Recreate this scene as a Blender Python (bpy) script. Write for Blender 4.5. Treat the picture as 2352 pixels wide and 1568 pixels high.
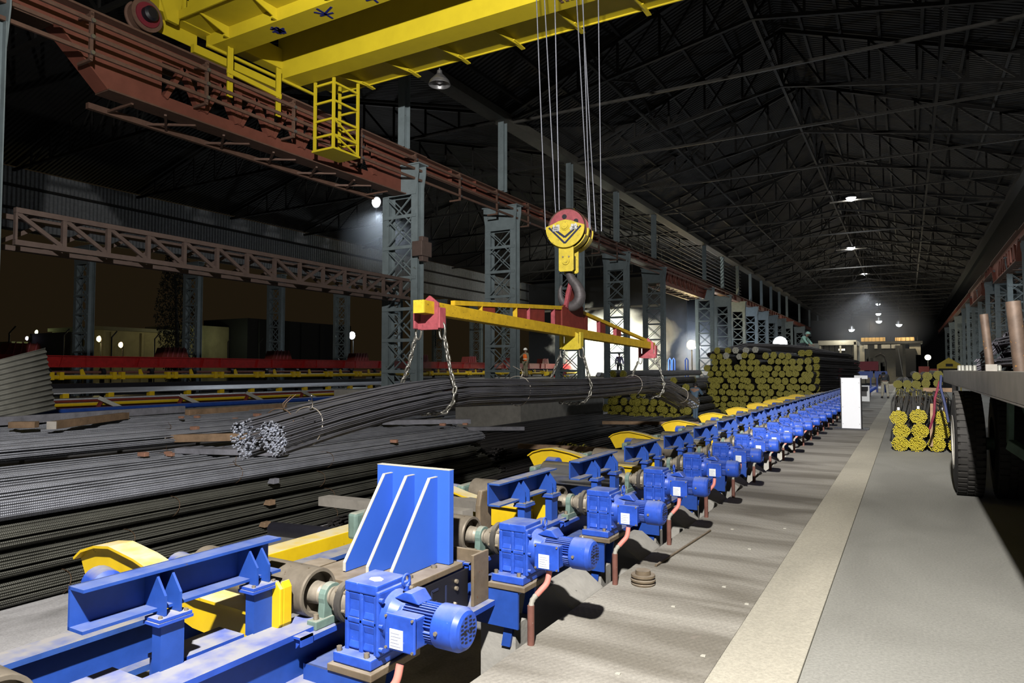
import bpy, bmesh, math, random
from mathutils import Vector, Matrix
random.seed(7)
R = math.radians
SC = bpy.context.scene
for o in list(bpy.data.objects): bpy.data.objects.remove(o)
COL = SC.collection

# ------------------------------------------------------------------ camera, sky, lights, exposure
cam_d = bpy.data.cameras.new('camera'); cam_d.sensor_width = 36; cam_d.lens = 24.0
cam_d.clip_end = 500; cam_d.clip_start = .05
cam = bpy.data.objects.new('camera', cam_d); COL.objects.link(cam)
cam.location = (0, 0, 1.6); cam.rotation_euler = (R(92.374), 0, R(30.026))
SC.camera = cam
W = bpy.data.worlds.new('night_sky'); SC.world = W; W.use_nodes = True
W.node_tree.nodes['Background'].inputs[0].default_value = (.0125, .0084, .0040, 1)
W.node_tree.nodes['Background'].inputs[1].default_value = .9
SC.view_settings.view_transform = 'Standard'; SC.view_settings.look = 'None'
SC.view_settings.gamma = 1; SC.view_settings.use_curve_mapping = False
SC.view_settings.exposure = 0.0
def lamp(name, kind, loc, watts, color=(1, 1, 1), radius=.1, aim=None, spot=70, blend=.4):
    d = bpy.data.lights.new(name, kind); d.energy = watts * 1.75; d.color = color
    if kind == 'AREA': d.size = radius
    else: d.shadow_soft_size = radius
    if kind == 'SPOT': d.spot_size = R(spot); d.spot_blend = blend
    o = bpy.data.objects.new(name, d); COL.objects.link(o); o.location = loc
    if aim is not None:
        o.rotation_euler = (Vector(aim) - Vector(loc)).to_track_quat('-Z', 'Y').to_euler()
    return o
ALB = .57      # overall paint and concrete reflectance level
lamp('key_floodlight', 'POINT', (.08, -1.0, 5.5), 4700, (1, .965, .91), .09)
lamp('key_floodlight_long', 'SPOT', (.08, -1.0, 5.5), 15000, (1, .965, .91), .09, aim=(-2.0, 26, .5), spot=36, blend=.9)
lamp('crane_fill_spot', 'SPOT', (.08, -1.0, 5.5), 7500, (1, .965, .91), .09, aim=(-7.5, 11.0, 8.5), spot=42, blend=.95)  # extra spot added at the key position to brighten the crane girders
down = lambda p: (p[0], p[1], 0)
for p_, w_ in (((-3.0, 36, 10.2), 900), ((-3.5, 62, 10.5), 1300), ((-4.3, 94, 11.0), 2500)): lamp('hall_floodlight_light', 'SPOT', p_, w_, (.9, .95, 1), .3, aim=down(p_), spot=140, blend=.6)
lamp('bay_and_fill_light', 'SPOT', (-24.8, 28.4, 10.2), 420, (.82, .9, 1), .2, aim=(-24.8, 27, 0), spot=150, blend=.5)
lamp('bay_and_fill_light', 'SPOT', (-18.5, 30.5, 7.4), 900, (1, .97, .9), .2, aim=(-20.6, 35.5, 1.6), spot=70, blend=.9)  # added fill spot without a fixture, brightens the worker and the cooling bed
lamp('bay_and_fill_light', 'SPOT', (-22, 56, 9.0), 2600, (.8, .88, 1), .4, aim=(-22, 60, 0), spot=140, blend=.5)

# ------------------------------------------------------------------ materials
def mat(name, col, rough=.55, metal=0., noise=.25, scale=6., bump=0., bscale=40., dust=None, dust_amt=.8, rust=None, rust_amt=.0, emit=None, estr=0., spec=.5, kind=None):
    m = bpy.data.materials.new(name); m.use_nodes = True; spec = spec * .55
    if not emit: col = tuple(c * ALB for c in col); dust = dust and tuple(c * ALB for c in dust); rust = rust and tuple(c * ALB for c in rust)
    nt = m.node_tree; N = nt.nodes; L = nt.links
    b = N['Principled BSDF']; b.inputs['Roughness'].default_value = rough
    b.inputs['Metallic'].default_value = metal
    b.inputs['Specular IOR Level'].default_value = spec
    tc = N.new('ShaderNodeTexCoord')
    n = N.new('ShaderNodeTexNoise'); n.inputs['Scale'].default_value = scale; n.inputs['Detail'].default_value = 6; n.inputs['Roughness'].default_value = .65
    L.new(tc.outputs['Object'], n.inputs['Vector'])
    r = N.new('ShaderNodeValToRGB')
    r.color_ramp.elements[0].position = .25; r.color_ramp.elements[1].position = .75
    c0 = tuple(c * (1 - noise) for c in col); c1 = tuple(min(1, c * (1 + noise)) for c in col)
    r.color_ramp.elements[0].color = (*c0, 1); r.color_ramp.elements[1].color = (*c1, 1)
    L.new(n.outputs['Fac'], r.inputs['Fac'])
    out = r.outputs['Color']
    def mix(a, facsock, c):
        x = N.new('ShaderNodeMix'); x.data_type = 'RGBA'
        L.new(facsock, x.inputs[0]); L.new(a, x.inputs[6]); x.inputs[7].default_value = (*c, 1)
        return x.outputs[2]
    def ramp(sock, a, c, v0=0., v1=1.):
        x = N.new('ShaderNodeMapRange'); x.inputs['From Min'].default_value = a; x.inputs['From Max'].default_value = c
        x.inputs['To Min'].default_value = v0; x.inputs['To Max'].default_value = v1
        L.new(sock, x.inputs['Value']); return x.outputs['Result']
    if rust is not None:
        n2 = N.new('ShaderNodeTexNoise'); n2.inputs['Scale'].default_value = scale * 3.1; n2.inputs['Detail'].default_value = 8
        L.new(tc.outputs['Object'], n2.inputs['Vector'])
        out = mix(out, ramp(n2.outputs['Fac'], .72 - rust_amt * .4, .76 - rust_amt * .4), rust)
    if dust is not None:                       # dust lying on the upward faces
        g = N.new('ShaderNodeNewGeometry'); s = N.new('ShaderNodeSeparateXYZ'); L.new(g.outputs['Normal'], s.inputs[0])
        n3 = N.new('ShaderNodeTexNoise'); n3.inputs['Scale'].default_value = 9; n3.inputs['Detail'].default_value = 7
        L.new(tc.outputs['Object'], n3.inputs['Vector'])
        mu = N.new('ShaderNodeMath'); mu.operation = 'MULTIPLY'
        L.new(ramp(s.outputs['Z'], .55, .95), mu.inputs[0]); L.new(ramp(n3.outputs['Fac'], .3, .6, .35 * dust_amt, dust_amt), mu.inputs[1])
        out = mix(out, mu.outputs[0], dust)
    L.new(out, b.inputs['Base Color'])
    if bump:
        bn = N.new('ShaderNodeTexNoise'); bn.inputs['Scale'].default_value = bscale; bn.inputs['Detail'].default_value = 4
        L.new(tc.outputs['Object'], bn.inputs['Vector'])
        bp = N.new('ShaderNodeBump'); bp.inputs['Strength'].default_value = bump; bp.inputs['Distance'].default_value = .01
        L.new(bn.outputs['Fac'], bp.inputs['Height']); L.new(bp.outputs['Normal'], b.inputs['Normal'])
    if kind == 'bar':                          # transverse ribs of reinforcing bar
        w = N.new('ShaderNodeTexWave'); w.wave_type = 'BANDS'; w.bands_direction = 'Y'; w.inputs['Scale'].default_value = 19; w.inputs['Distortion'].default_value = .6
        L.new(tc.outputs['Object'], w.inputs['Vector'])
        bp = N.new('ShaderNodeBump'); bp.inputs['Strength'].default_value = .7; bp.inputs['Distance'].default_value = .004
        L.new(w.outputs['Fac'], bp.inputs['Height']); L.new(bp.outputs['Normal'], b.inputs['Normal'])
    if kind in ('corr_y', 'corr_z', 'corr_x'): # corrugated sheet
        w = N.new('ShaderNodeTexWave'); w.wave_type = 'BANDS'; w.bands_direction = kind[-1].upper(); w.inputs['Scale'].default_value = 1.6
        L.new(tc.outputs['Object'], w.inputs['Vector'])
        bp = N.new('ShaderNodeBump'); bp.inputs['Strength'].default_value = 1; bp.inputs['Distance'].default_value = .05
        L.new(w.outputs['Fac'], bp.inputs['Height']); L.new(bp.outputs['Normal'], b.inputs['Normal'])
    if emit:
        b.inputs['Emission Color'].default_value = (*emit, 1); b.inputs['Emission Strength'].default_value = estr
    return m
DUST = (.58, .54, .47)
M = {}
M['blue'] = mat('blue_paint', (.022, .080, .40), .45, noise=.22, dust=(.30, .33, .38), dust_amt=.45, rust=(.10, .09, .09), rust_amt=.03)
M['blue_dusty'] = mat('dusty_blue_paint', (.028, .09, .52), .5, noise=.25, dust=(.42, .41, .38), dust_amt=.85, rust=(.3, .3, .32), rust_amt=.05)
M['blue_motor'] = mat('motor_blue_enamel', (.028, .092, .54), .40, noise=.28, scale=14, dust=(.32, .37, .52), dust_amt=.7, rust=(.22, .28, .5), rust_amt=.06)
M['blue_plate'] = mat('fresh_blue_paint', (.045, .15, .72), .5, noise=.05, dust=DUST, dust_amt=.9)
M['blue_old'] = mat('chipped_blue_paint', (.035, .10, .38), .55, noise=.3, dust=(.35, .33, .30), dust_amt=.9, rust=(.14, .13, .12), rust_amt=.18)
M['cream_edge'] = mat('primed_plate_edge', (.62, .60, .52), .6, noise=.12)
M['yellow'] = mat('yellow_paint', (.78, .53, .012), .48, noise=.12, dust=(.72, .66, .46), dust_amt=.9, rust=(.12, .08, .03), rust_amt=.04)
M['crane_yellow'] = mat('crane_yellow_paint', (.74, .58, .025), .5, noise=.08, scale=2)
M['spread_yellow'] = mat('worn_spreader_yellow', (.66, .42, .02), .55, noise=.25, scale=12, rust=(.07, .045, .02), rust_amt=.14)
M['hook_yellow'] = mat('worn_block_yellow', (.80, .62, .05), .5, noise=.2, scale=14, rust=(.06, .045, .03), rust_amt=.16)
M['pink_red'] = mat('faded_red_paint', (.42, .09, .11), .55, noise=.3, scale=14, rust=(.10, .04, .04), rust_amt=.1)
M['spread_red'] = mat('oxide_red_paint', (.22, .035, .025), .6, noise=.3, scale=10)
M['bed_red'] = mat('bed_red_paint', (.42, .015, .015), .5, noise=.3)
M['runway_red'] = mat('runway_red_oxide', (.22, .072, .048), .65, noise=.18, scale=3)
M['runway_rail'] = mat('runway_brown_steel', (.16, .09, .065), .6, noise=.25)
M['truss_brown'] = mat('truss_brown_paint', (.135, .095, .082), .6, noise=.2)
M['col'] = mat('column_grey_green', (.23, .285, .305), .5, noise=.2, scale=3, rust=(.10, .10, .08), rust_amt=.08)
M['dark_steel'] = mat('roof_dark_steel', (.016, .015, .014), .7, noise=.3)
M['black'] = mat('black_paint', (.012, .012, .018), .5, noise=.3)
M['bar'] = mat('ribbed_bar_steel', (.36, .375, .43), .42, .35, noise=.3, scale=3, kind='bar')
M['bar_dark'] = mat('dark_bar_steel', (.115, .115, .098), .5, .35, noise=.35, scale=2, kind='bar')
M['bar_far'] = mat('old_bar_steel', (.055, .05, .05), .6, .35, noise=.4, scale=2)
M['bar_end'] = mat('cut_bar_ends', (.62, .66, .78), .35, .6, noise=.35, scale=30)
M['yellow_end'] = mat('yellow_painted_bar_ends', (.62, .50, .02), .5, noise=.35, scale=30)
M['yellow_end_dim'] = mat('dusty_yellow_bar_ends', (.30, .27, .03), .6, noise=.35, scale=25)
M['white_end'] = mat('pale_bar_ends', (.42, .42, .36), .6, noise=.3, scale=25)
M['wire'] = mat('tie_wire', (.16, .10, .06), .6, .4, noise=.3)
M['wire_light'] = mat('bright_tie_wire', (.45, .40, .34), .4, .6, noise=.2)
M['chain'] = mat('chain_steel', (.30, .29, .26), .35, .7, noise=.3, scale=20)
M['rope'] = mat('wire_rope_steel', (.22, .23, .27), .4, .6, noise=.3, scale=40)
M['hook'] = mat('forged_hook_steel', (.12, .11, .115), .55, .3, noise=.3, scale=14, bump=.3)
M['roller'] = mat('worn_roller_steel', (.25, .215, .17), .5, .35, noise=.3, scale=9, rust=(.12, .08, .05), rust_amt=.1)
M['polished'] = mat('polished_roller_steel', (.75, .76, .78), .22, .9, noise=.15)
M['shaft'] = mat('dusty_coupling_steel', (.34, .30, .24), .55, .3, noise=.35, scale=14)
M['rubber'] = mat('coupling_rubber', (.06, .055, .05), .7, noise=.4, scale=10, dust=(.3, .27, .22), dust_amt=.6)
M['bearing'] = mat('bearing_green_paint', (.16, .24, .21), .55, noise=.25, scale=10, dust=(.42, .40, .34), dust_amt=.8)
M['bolt'] = mat('bolt_steel', (.32, .27, .2), .5, .4, noise=.3, scale=20)
M['rustplate'] = mat('rusty_flame_cut_plate', (.19, .145, .095), .65, .1, noise=.3, scale=11, dust=(.40, .34, .27), dust_amt=.85, rust=(.20, .09, .035), rust_amt=.15)
M['pipe'] = mat('conduit_brown_paint', (.20, .085, .065), .6, noise=.25, scale=14, rust=(.4, .36, .33), rust_amt=.02)
M['hose'] = mat('salmon_hose', (.80, .27, .22), .55, noise=.12)
M['hose_grey'] = mat('grey_corrugated_hose', (.40, .38, .33), .6, noise=.2)
M['white'] = mat('white_enamel', (.86, .88, .95), .45, noise=.02)
M['label_white'] = mat('name_plate_white', (.85, .88, .92), .5, noise=.06, scale=60)
M['concrete'] = mat('cast_concrete', (.40, .385, .35), .85, noise=.2, scale=4, bump=.3, bscale=30, rust=(.12, .115, .1), rust_amt=.0)
M['timber'] = mat('weathered_timber', (.32, .21, .13), .8, noise=.35, scale=5, bump=.4, bscale=25)
M['timber_grey'] = mat('grey_timber', (.25, .25, .29), .75, noise=.35, scale=5, bump=.4)
M['timber_end'] = mat('pale_timber_end', (.6, .55, .5), .8, noise=.2)
M['brick'] = mat('broken_brick', (.42, .22, .15), .85, noise=.3, scale=12)
M['sheet'] = mat('galvanised_sheet', (.30, .30, .27), .5, .3, noise=.25, scale=5)
M['tyre'] = mat('tyre_rubber', (.028, .026, .024), .75, noise=.3, scale=6, dust=(.12, .11, .1), dust_amt=.5)
M['rim'] = mat('wheel_rim', (.45, .43, .38), .6, noise=.3)
M['deckrail'] = mat('truck_bed_grey', (.27, .25, .22), .6, noise=.3, scale=4, rust=(.2, .11, .06), rust_amt=.06)
M['deck'] = mat('rusty_truck_deck', (.14, .08, .045), .8, noise=.4, scale=8, bump=.4)
M['green'] = mat('faded_green_paint', (.12, .20, .15), .65, noise=.35, scale=6, rust=(.15, .12, .09), rust_amt=.2)
M['stake'] = mat('rusty_pipe', (.11, .075, .055), .6, .15, noise=.4, scale=6, rust=(.35, .17, .04), rust_amt=.12)
M['strap_red'] = mat('crimson_strap', (.15, .01, .03), .7, noise=.2)
M['strap_blue'] = mat('blue_strap', (.03, .04, .11), .7, noise=.2)
M['glow'] = mat('lamp_glass', (1, 1, 1), .3, emit=(.95, .97, 1), estr=60)
M['glow_warm'] = mat('warm_lamp_glass', (1, 1, 1), .3, emit=(1, .72, .3), estr=45)
M['glow_soft'] = mat('lit_window', (1, 1, 1), .3, emit=(1, .85, .6), estr=1.4)
M['ochre_lit'] = mat('ochre_wall', (.45, .30, .12), .7, noise=.2)
M['lampshade'] = mat('aluminium_shade', (.30, .30, .31), .35, .7, noise=.2)
M['lampglass'] = mat('unlit_lamp_glass', (.75, .75, .8), .12, .3)
M['blue_ink'] = mat('blue_brush_paint', (.012, .02, .22), .6, noise=.3)
M['navy'] = mat('navy_stripe', (.015, .022, .075), .6, noise=.3, scale=20)
M['ink_white'] = mat('white_brush_paint', (.75, .75, .70), .6, noise=.2)
M['skin'] = mat('skin', (.28, .17, .12), .6, noise=.05)
M['helmet'] = mat('white_helmet', (.85, .85, .8), .4, noise=.03)
M['orange'] = mat('orange_vest', (.95, .18, .02), .6, noise=.08)
M['reflect'] = mat('reflective_tape', (.85, .75, .6), .4, noise=.05)
M['khaki'] = mat('khaki_cloth', (.20, .19, .12), .8, noise=.2)
M['bluecloth'] = mat('blue_grey_workwear', (.085, .14, .21), .8, noise=.15)
M['darkcloth'] = mat('dark_coat', (.05, .055, .065), .8, noise=.2)
M['palecloth'] = mat('pale_cloth', (.62, .58, .46), .8, noise=.15)
M['mint'] = mat('mint_cloth', (.25, .45, .38), .8, noise=.15)
M['purple'] = mat('violet_cloth', (.30, .27, .55), .8, noise=.15)
M['hair'] = mat('dark_hair', (.012, .01, .01), .7)
M['leaf'] = mat('dark_leaves', (.012, .016, .012), .7, noise=.4)
M['bark'] = mat('bark', (.02, .018, .015), .8)
M['far_wall'] = mat('distant_wall', (.16, .155, .12), .8, noise=.2, scale=1)
M['far_dark'] = mat('distant_dark_wall', (.022, .025, .028), .8, noise=.2)
M['far_cream'] = mat('mill_cream_paint', (.30, .29, .24), .7, noise=.15, scale=2)
M['maroon'] = mat('maroon_panel', (.20, .02, .035), .6, noise=.1)
M['gable_yellow'] = mat('gable_yellow', (.5, .38, .03), .6, noise=.15)

# floors
def floor_mat(name, a, b, sc, bands=False, tread=False, blots=.0):
    a = tuple(c * ALB for c in a); b = tuple(c * ALB for c in b)
    m = bpy.data.materials.new(name); m.use_nodes = True; nt = m.node_tree; N = nt.nodes; L = nt.links
    p = N['Principled BSDF']; p.inputs['Roughness'].default_value = .8; p.inputs['Specular IOR Level'].default_value = .3
    tc = N.new('ShaderNodeTexCoord')
    mp = N.new('ShaderNodeMapping'); mp.inputs['Scale'].default_value = (.35, 1.7, 1) if bands else (1, .45, 1)
    L.new(tc.outputs['Object'], mp.inputs['Vector'])
    n = N.new('ShaderNodeTexNoise'); n.inputs['Scale'].default_value = sc; n.inputs['Detail'].default_value = 5; n.inputs['Distortion'].default_value = .6
    L.new(mp.outputs['Vector'], n.inputs['Vector'])
    r = N.new('ShaderNodeValToRGB'); r.color_ramp.elements[0].position = .36; r.color_ramp.elements[1].position = .60
    r.color_ramp.elements[0].color = (*a, 1); r.color_ramp.elements[1].color = (*b, 1); L.new(n.outputs['Fac'], r.inputs['Fac'])
    f = N.new('ShaderNodeTexNoise'); f.inputs['Scale'].default_value = 55; f.inputs['Detail'].default_value = 6; f.inputs['Roughness'].default_value = .7
    L.new(tc.outputs['Object'], f.inputs['Vector'])
    mr = N.new('ShaderNodeMapRange'); mr.inputs['To Min'].default_value = .78; mr.inputs['To Max'].default_value = 1.2
    mr.inputs['From Min'].default_value = .3; mr.inputs['From Max'].default_value = .7; L.new(f.outputs['Fac'], mr.inputs['Value'])
    x = N.new('ShaderNodeMix'); x.data_type = 'RGBA'; x.blend_type = 'MULTIPLY'; x.inputs[0].default_value = 1
    L.new(r.outputs['Color'], x.inputs[6]); L.new(mr.outputs['Result'], x.inputs[7])
    out = x.outputs[2]
    if blots:
        v = N.new('ShaderNodeTexNoise'); v.inputs['Scale'].default_value = 3.2; v.inputs['Detail'].default_value = 9; L.new(tc.outputs['Object'], v.inputs['Vector'])
        m2 = N.new('ShaderNodeMapRange'); m2.inputs['From Min'].default_value = .70 - blots; m2.inputs['From Max'].default_value = .74 - blots; L.new(v.outputs['Fac'], m2.inputs['Value'])
        y = N.new('ShaderNodeMix'); y.data_type = 'RGBA'; L.new(m2.outputs['Result'], y.inputs[0]); L.new(out, y.inputs[6]); y.inputs[7].default_value = (.16, .14, .12, 1)
        out = y.outputs[2]
    L.new(out, p.inputs['Base Color'])
    bp = N.new('ShaderNodeBump'); bp.inputs['Strength'].default_value = .35; bp.inputs['Distance'].default_value = .008
    if tread:                                   # raised tread pattern under the dust
        ck = N.new('ShaderNodeTexVoronoi'); ck.inputs['Scale'].default_value = 34
        mp2 = N.new('ShaderNodeMapping'); mp2.inputs['Rotation'].default_value = (0, 0, R(45)); mp2.inputs['Scale'].default_value = (1, .55, 1)
        ck.inputs['Randomness'].default_value = .25
        L.new(tc.outputs['Object'], mp2.inputs['Vector']); L.new(mp2.outputs['Vector'], ck.inputs['Vector'])
        L.new(ck.outputs['Distance'], bp.inputs['Height']); bp.inputs['Strength'].default_value = .55; bp.inputs['Distance'].default_value = .006
    else:
        L.new(f.outputs['Fac'], bp.inputs['Height'])
    L.new(bp.outputs['Normal'], p.inputs['Normal'])
    return m
M['road'] = floor_mat('smooth_concrete_road', (.33, .325, .295), (.40, .395, .36), 1.1)
M['walk'] = floor_mat('dusty_walkway', (.23, .21, .175), (.46, .435, .385), 1.25, bands=True, tread=True, blots=.02)
M['kerb'] = floor_mat('pale_kerb_concrete', (.50, .47, .39), (.62, .58, .48), .8)
M['pit'] = floor_mat('pit_concrete', (.34, .335, .34), (.64, .63, .65), 2.4)

# ------------------------------------------------------------------ mesh builder
class MB:
    def __init__(s): s.v = []; s.f = []; s.sm = []; s.mi = []; s.cur = 0
    def _add(s, vs, fs, smooth=False):
        n = len(s.v); s.v += [tuple(v) for v in vs]
        for f in fs: s.f.append([i + n for i in f]); s.sm.append(smooth); s.mi.append(s.cur)
    def box(s, x0, x1, y0, y1, z0, z1):
        s._add([(x0, y0, z0), (x1, y0, z0), (x1, y1, z0), (x0, y1, z0), (x0, y0, z1), (x1, y0, z1), (x1, y1, z1), (x0, y1, z1)],
               [(0, 3, 2, 1), (4, 5, 6, 7), (0, 1, 5, 4), (1, 2, 6, 5), (2, 3, 7, 6), (3, 0, 4, 7)]); return s
    def bar(s, a, b, w, h=None, up=(0, 0, 1)):            # rectangular bar from a to b
        h = h or w; a = Vector(a); b = Vector(b); d = (b - a).normalized(); u = Vector(up)
        if abs(d.dot(u)) > .98: u = Vector((1, 0, 0))
        sx = d.cross(u).normalized() * w / 2; sz = sx.cross(d).normalized() * h / 2
        s._add([a - sx - sz, a + sx - sz, a + sx + sz, a - sx + sz, b - sx - sz, b + sx - sz, b + sx + sz, b - sx + sz],
               [(0, 1, 2, 3), (7, 6, 5, 4), (0, 4, 5, 1), (1, 5, 6, 2), (2, 6, 7, 3), (3, 7, 4, 0)]); return s
    def prism(s, poly, axis, a, b):                        # poly in the other two axes, extruded a..b
        def P(u, w, t): return {'x': (t, u, w), 'y': (u, t, w), 'z': (u, w, t)}[axis]
        n = len(poly); area = sum(poly[i][0] * poly[(i + 1) % n][1] - poly[(i + 1) % n][0] * poly[i][1] for i in range(n))
        flip = (area < 0) != (axis == 'y')
        vs = [P(u, w, a) for u, w in poly] + [P(u, w, b) for u, w in poly]
        fs = [list(range(n))[::-1], list(range(n, 2 * n))] + [(i, (i + 1) % n, n + (i + 1) % n, n + i) for i in range(n)]
        if flip: fs = [list(f)[::-1] for f in fs]
        s._add(vs, fs); return s
    def lathe(s, prof, o=(0, 0, 0), axis=(1, 0, 0), n=24, smooth=True, cap=True):   # prof: list of (distance along axis, radius)
        ax = Vector(axis).normalized(); u = Vector((0, 0, 1)) if abs(ax.z) < .9 else Vector((1, 0, 0))
        e1 = ax.cross(u).normalized(); e2 = ax.cross(e1); o = Vector(o)
        ring = lambda t, r: [o + ax * t + (e1 * math.cos(2 * math.pi * k / n) + e2 * math.sin(2 * math.pi * k / n)) * r for k in range(n)]
        for (t0, r0), (t1, r1) in zip(prof, prof[1:]):
            s._add(ring(t0, r0) + ring(t1, r1), [(k, (k + 1) % n, n + (k + 1) % n, n + k)[::-1] for k in range(n)], smooth)
        if cap:
            if prof[0][1] > 1e-4: s._add(ring(*prof[0]), [list(range(n))])
            if prof[-1][1] > 1e-4: s._add(ring(*prof[-1]), [list(range(n))[::-1]])
        return s
    def cyl(s, a, b, r, n=16, r2=None, cap=True):
        a = Vector(a); b = Vector(b); return s.lathe([(0, r), ((b - a).length, r if r2 is None else r2)], a, b - a, n, True, cap)
    def tube(s, pts, r, n=8, closed=False, cap=True):
        pts = [Vector(p) for p in pts]; m = len(pts); rings = []
        prev = None
        for i, p in enumerate(pts):
            if closed: d = pts[(i + 1) % m] - pts[i - 1]
            else: d = pts[min(i + 1, m - 1)] - pts[max(i - 1, 0)]
            d.normalize()
            if prev is None:
                u = Vector((0, 0, 1)) if abs(d.z) < .9 else Vector((1, 0, 0)); e1 = d.cross(u).normalized()
            else:
                e1 = (prev - d * prev.dot(d)); e1 = e1.normalized() if e1.length > 1e-6 else d.orthogonal().normalized()
            prev = e1; e2 = d.cross(e1); rr = r[i] if isinstance(r, (list, tuple)) else r
            rings.append([p + (e1 * math.cos(2 * math.pi * k / n) + e2 * math.sin(2 * math.pi * k / n)) * rr for k in range(n)])
        vs = [q for g in rings for q in g]; fs = []
        for i in range(m if closed else m - 1):
            a = i * n; b = ((i + 1) % m) * n
            fs += [(a + k, a + (k + 1) % n, b + (k + 1) % n, b + k) for k in range(n)]
        s._add(vs, fs, True)
        if cap and not closed:
            s._add(rings[0], [list(range(n))[::-1]]); s._add(rings[-1], [list(range(n))])
        return s
    def mesh(s, name, m, shift=(0, 0, 0)):
        me = bpy.data.meshes.new(name)
        me.from_pydata([(x - shift[0], y - shift[1], z - shift[2]) for x, y, z in s.v], [], s.f)
        me.polygons.foreach_set('use_smooth', s.sm)
        for mm in (m if isinstance(m, (list, tuple)) else [m]): me.materials.append(mm)
        me.polygons.foreach_set('material_index', s.mi)
        me.update(); return me
    def build(s, name, m, parent=None, bevel=0, at=None, label=None):
        me = s.mesh(name, m, at or (0, 0, 0)); o = bpy.data.objects.new(name, me); COL.objects.link(o)
        if at: o.location = at
        if parent: o.parent = parent
        if label: o['label'] = label
        if bevel:
            b = o.modifiers.new('bevel', 'BEVEL'); b.width = bevel; b.segments = 2; b.limit_method = 'ANGLE'; b.angle_limit = R(50)
        return o
KIDS = {}
def kids(o): return [c for c in bpy.data.objects if c.parent == o]
def tag(o, label=None, cat=None, group=None, kind=None):
    if label: o['label'] = label
    if cat: o['category'] = cat
    if group: o['group'] = group
    if kind: o['kind'] = kind
    return o
def empty(name, loc=(0, 0, 0), rz=0, label=None, cat=None, group=None):
    o = bpy.data.objects.new(name, None); COL.objects.link(o); o.location = loc; o.rotation_euler = (0, 0, rz); o.empty_display_size = .1
    return tag(o, label, cat, group)
def snapshot(root):                          # (object, [children]) tree, taken once so that copying is quick
    return (root, [snapshot(c) for c in kids(root)])
def copy_tree(tree, loc=None, rz=None, label=None, group=None, parent=None):
    o, ch = tree; c = o.copy(); COL.objects.link(c)
    if parent is not None: c.parent = parent
    if loc is not None: c.location = loc
    if rz is not None: c.rotation_euler = (0, 0, rz)
    if label: c['label'] = label
    if group: c['group'] = group
    for k in ch: copy_tree(k, parent=c)
    return c
def struct(o): o['kind'] = 'structure'; return o
ORD = ['first', 'second', 'third', 'fourth', 'fifth', 'sixth', 'seventh', 'eighth', 'ninth', 'tenth', 'eleventh', 'twelfth', 'thirteenth', 'fourteenth', 'fifteenth', 'sixteenth', 'seventeenth', 'eighteenth', 'nineteenth', 'twentieth', 'twenty-first', 'twenty-second', 'twenty-third', 'twenty-fourth']

# ------------------------------------------------------------------ setting: floors, roof, walls
struct(MB().box(-.515, 7.0, -6, 170, -.9, 0).build('floor', M['road']))
struct(MB().box(-1.97, -.935, -6, 170, -.9, 0).build('floor', M['walk']))
struct(MB().box(-.931, -.519, -6, 170, -.9, .008).build('trim_1', M['kerb'], bevel=.006))
struct(MB().box(-110, -1.97, -6, 170, -.9, -.65).build('floor', M['pit']))
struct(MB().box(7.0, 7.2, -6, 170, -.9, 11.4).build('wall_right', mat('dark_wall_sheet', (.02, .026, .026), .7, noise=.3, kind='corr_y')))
struct(MB().box(-37.6, 7.2, 168, 168.3, -.9, 16).build('wall_back', M['far_dark']))
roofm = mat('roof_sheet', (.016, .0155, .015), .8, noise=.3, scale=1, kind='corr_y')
def slope(n, xa, za, xb, zb, y0, y1):
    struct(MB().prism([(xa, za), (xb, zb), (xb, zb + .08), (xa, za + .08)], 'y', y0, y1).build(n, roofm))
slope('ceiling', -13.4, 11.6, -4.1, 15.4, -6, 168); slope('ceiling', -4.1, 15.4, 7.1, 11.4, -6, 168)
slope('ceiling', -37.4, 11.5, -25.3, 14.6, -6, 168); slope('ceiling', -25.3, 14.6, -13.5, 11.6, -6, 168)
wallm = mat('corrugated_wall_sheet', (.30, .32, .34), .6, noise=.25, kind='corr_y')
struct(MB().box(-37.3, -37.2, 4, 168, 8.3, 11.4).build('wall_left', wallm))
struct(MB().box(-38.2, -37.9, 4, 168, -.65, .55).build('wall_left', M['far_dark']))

# concrete plinths
def plinth(x0, x1, y0, y1, z1, label):
    return tag(MB().box(x0, x1, y0, y1, -.65, z1).build('concrete_plinth', M['concrete'], bevel=.02), label, 'plinth')
plinth(-15.2, -12.3, 21.9, 29.8, 1.1, 'grey stained concrete foundation wall under the lifted bundle, below the lattice columns')
plinth(-15.2, -12.7, 15.4, 17.6, 1.0, 'concrete foundation hidden behind the bundle under the nearest full lattice column')
plinth(-30, -15.3, 33.2, 80, 1.13, 'long mill platform carrying the worker in the orange vest and the machines')

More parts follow.
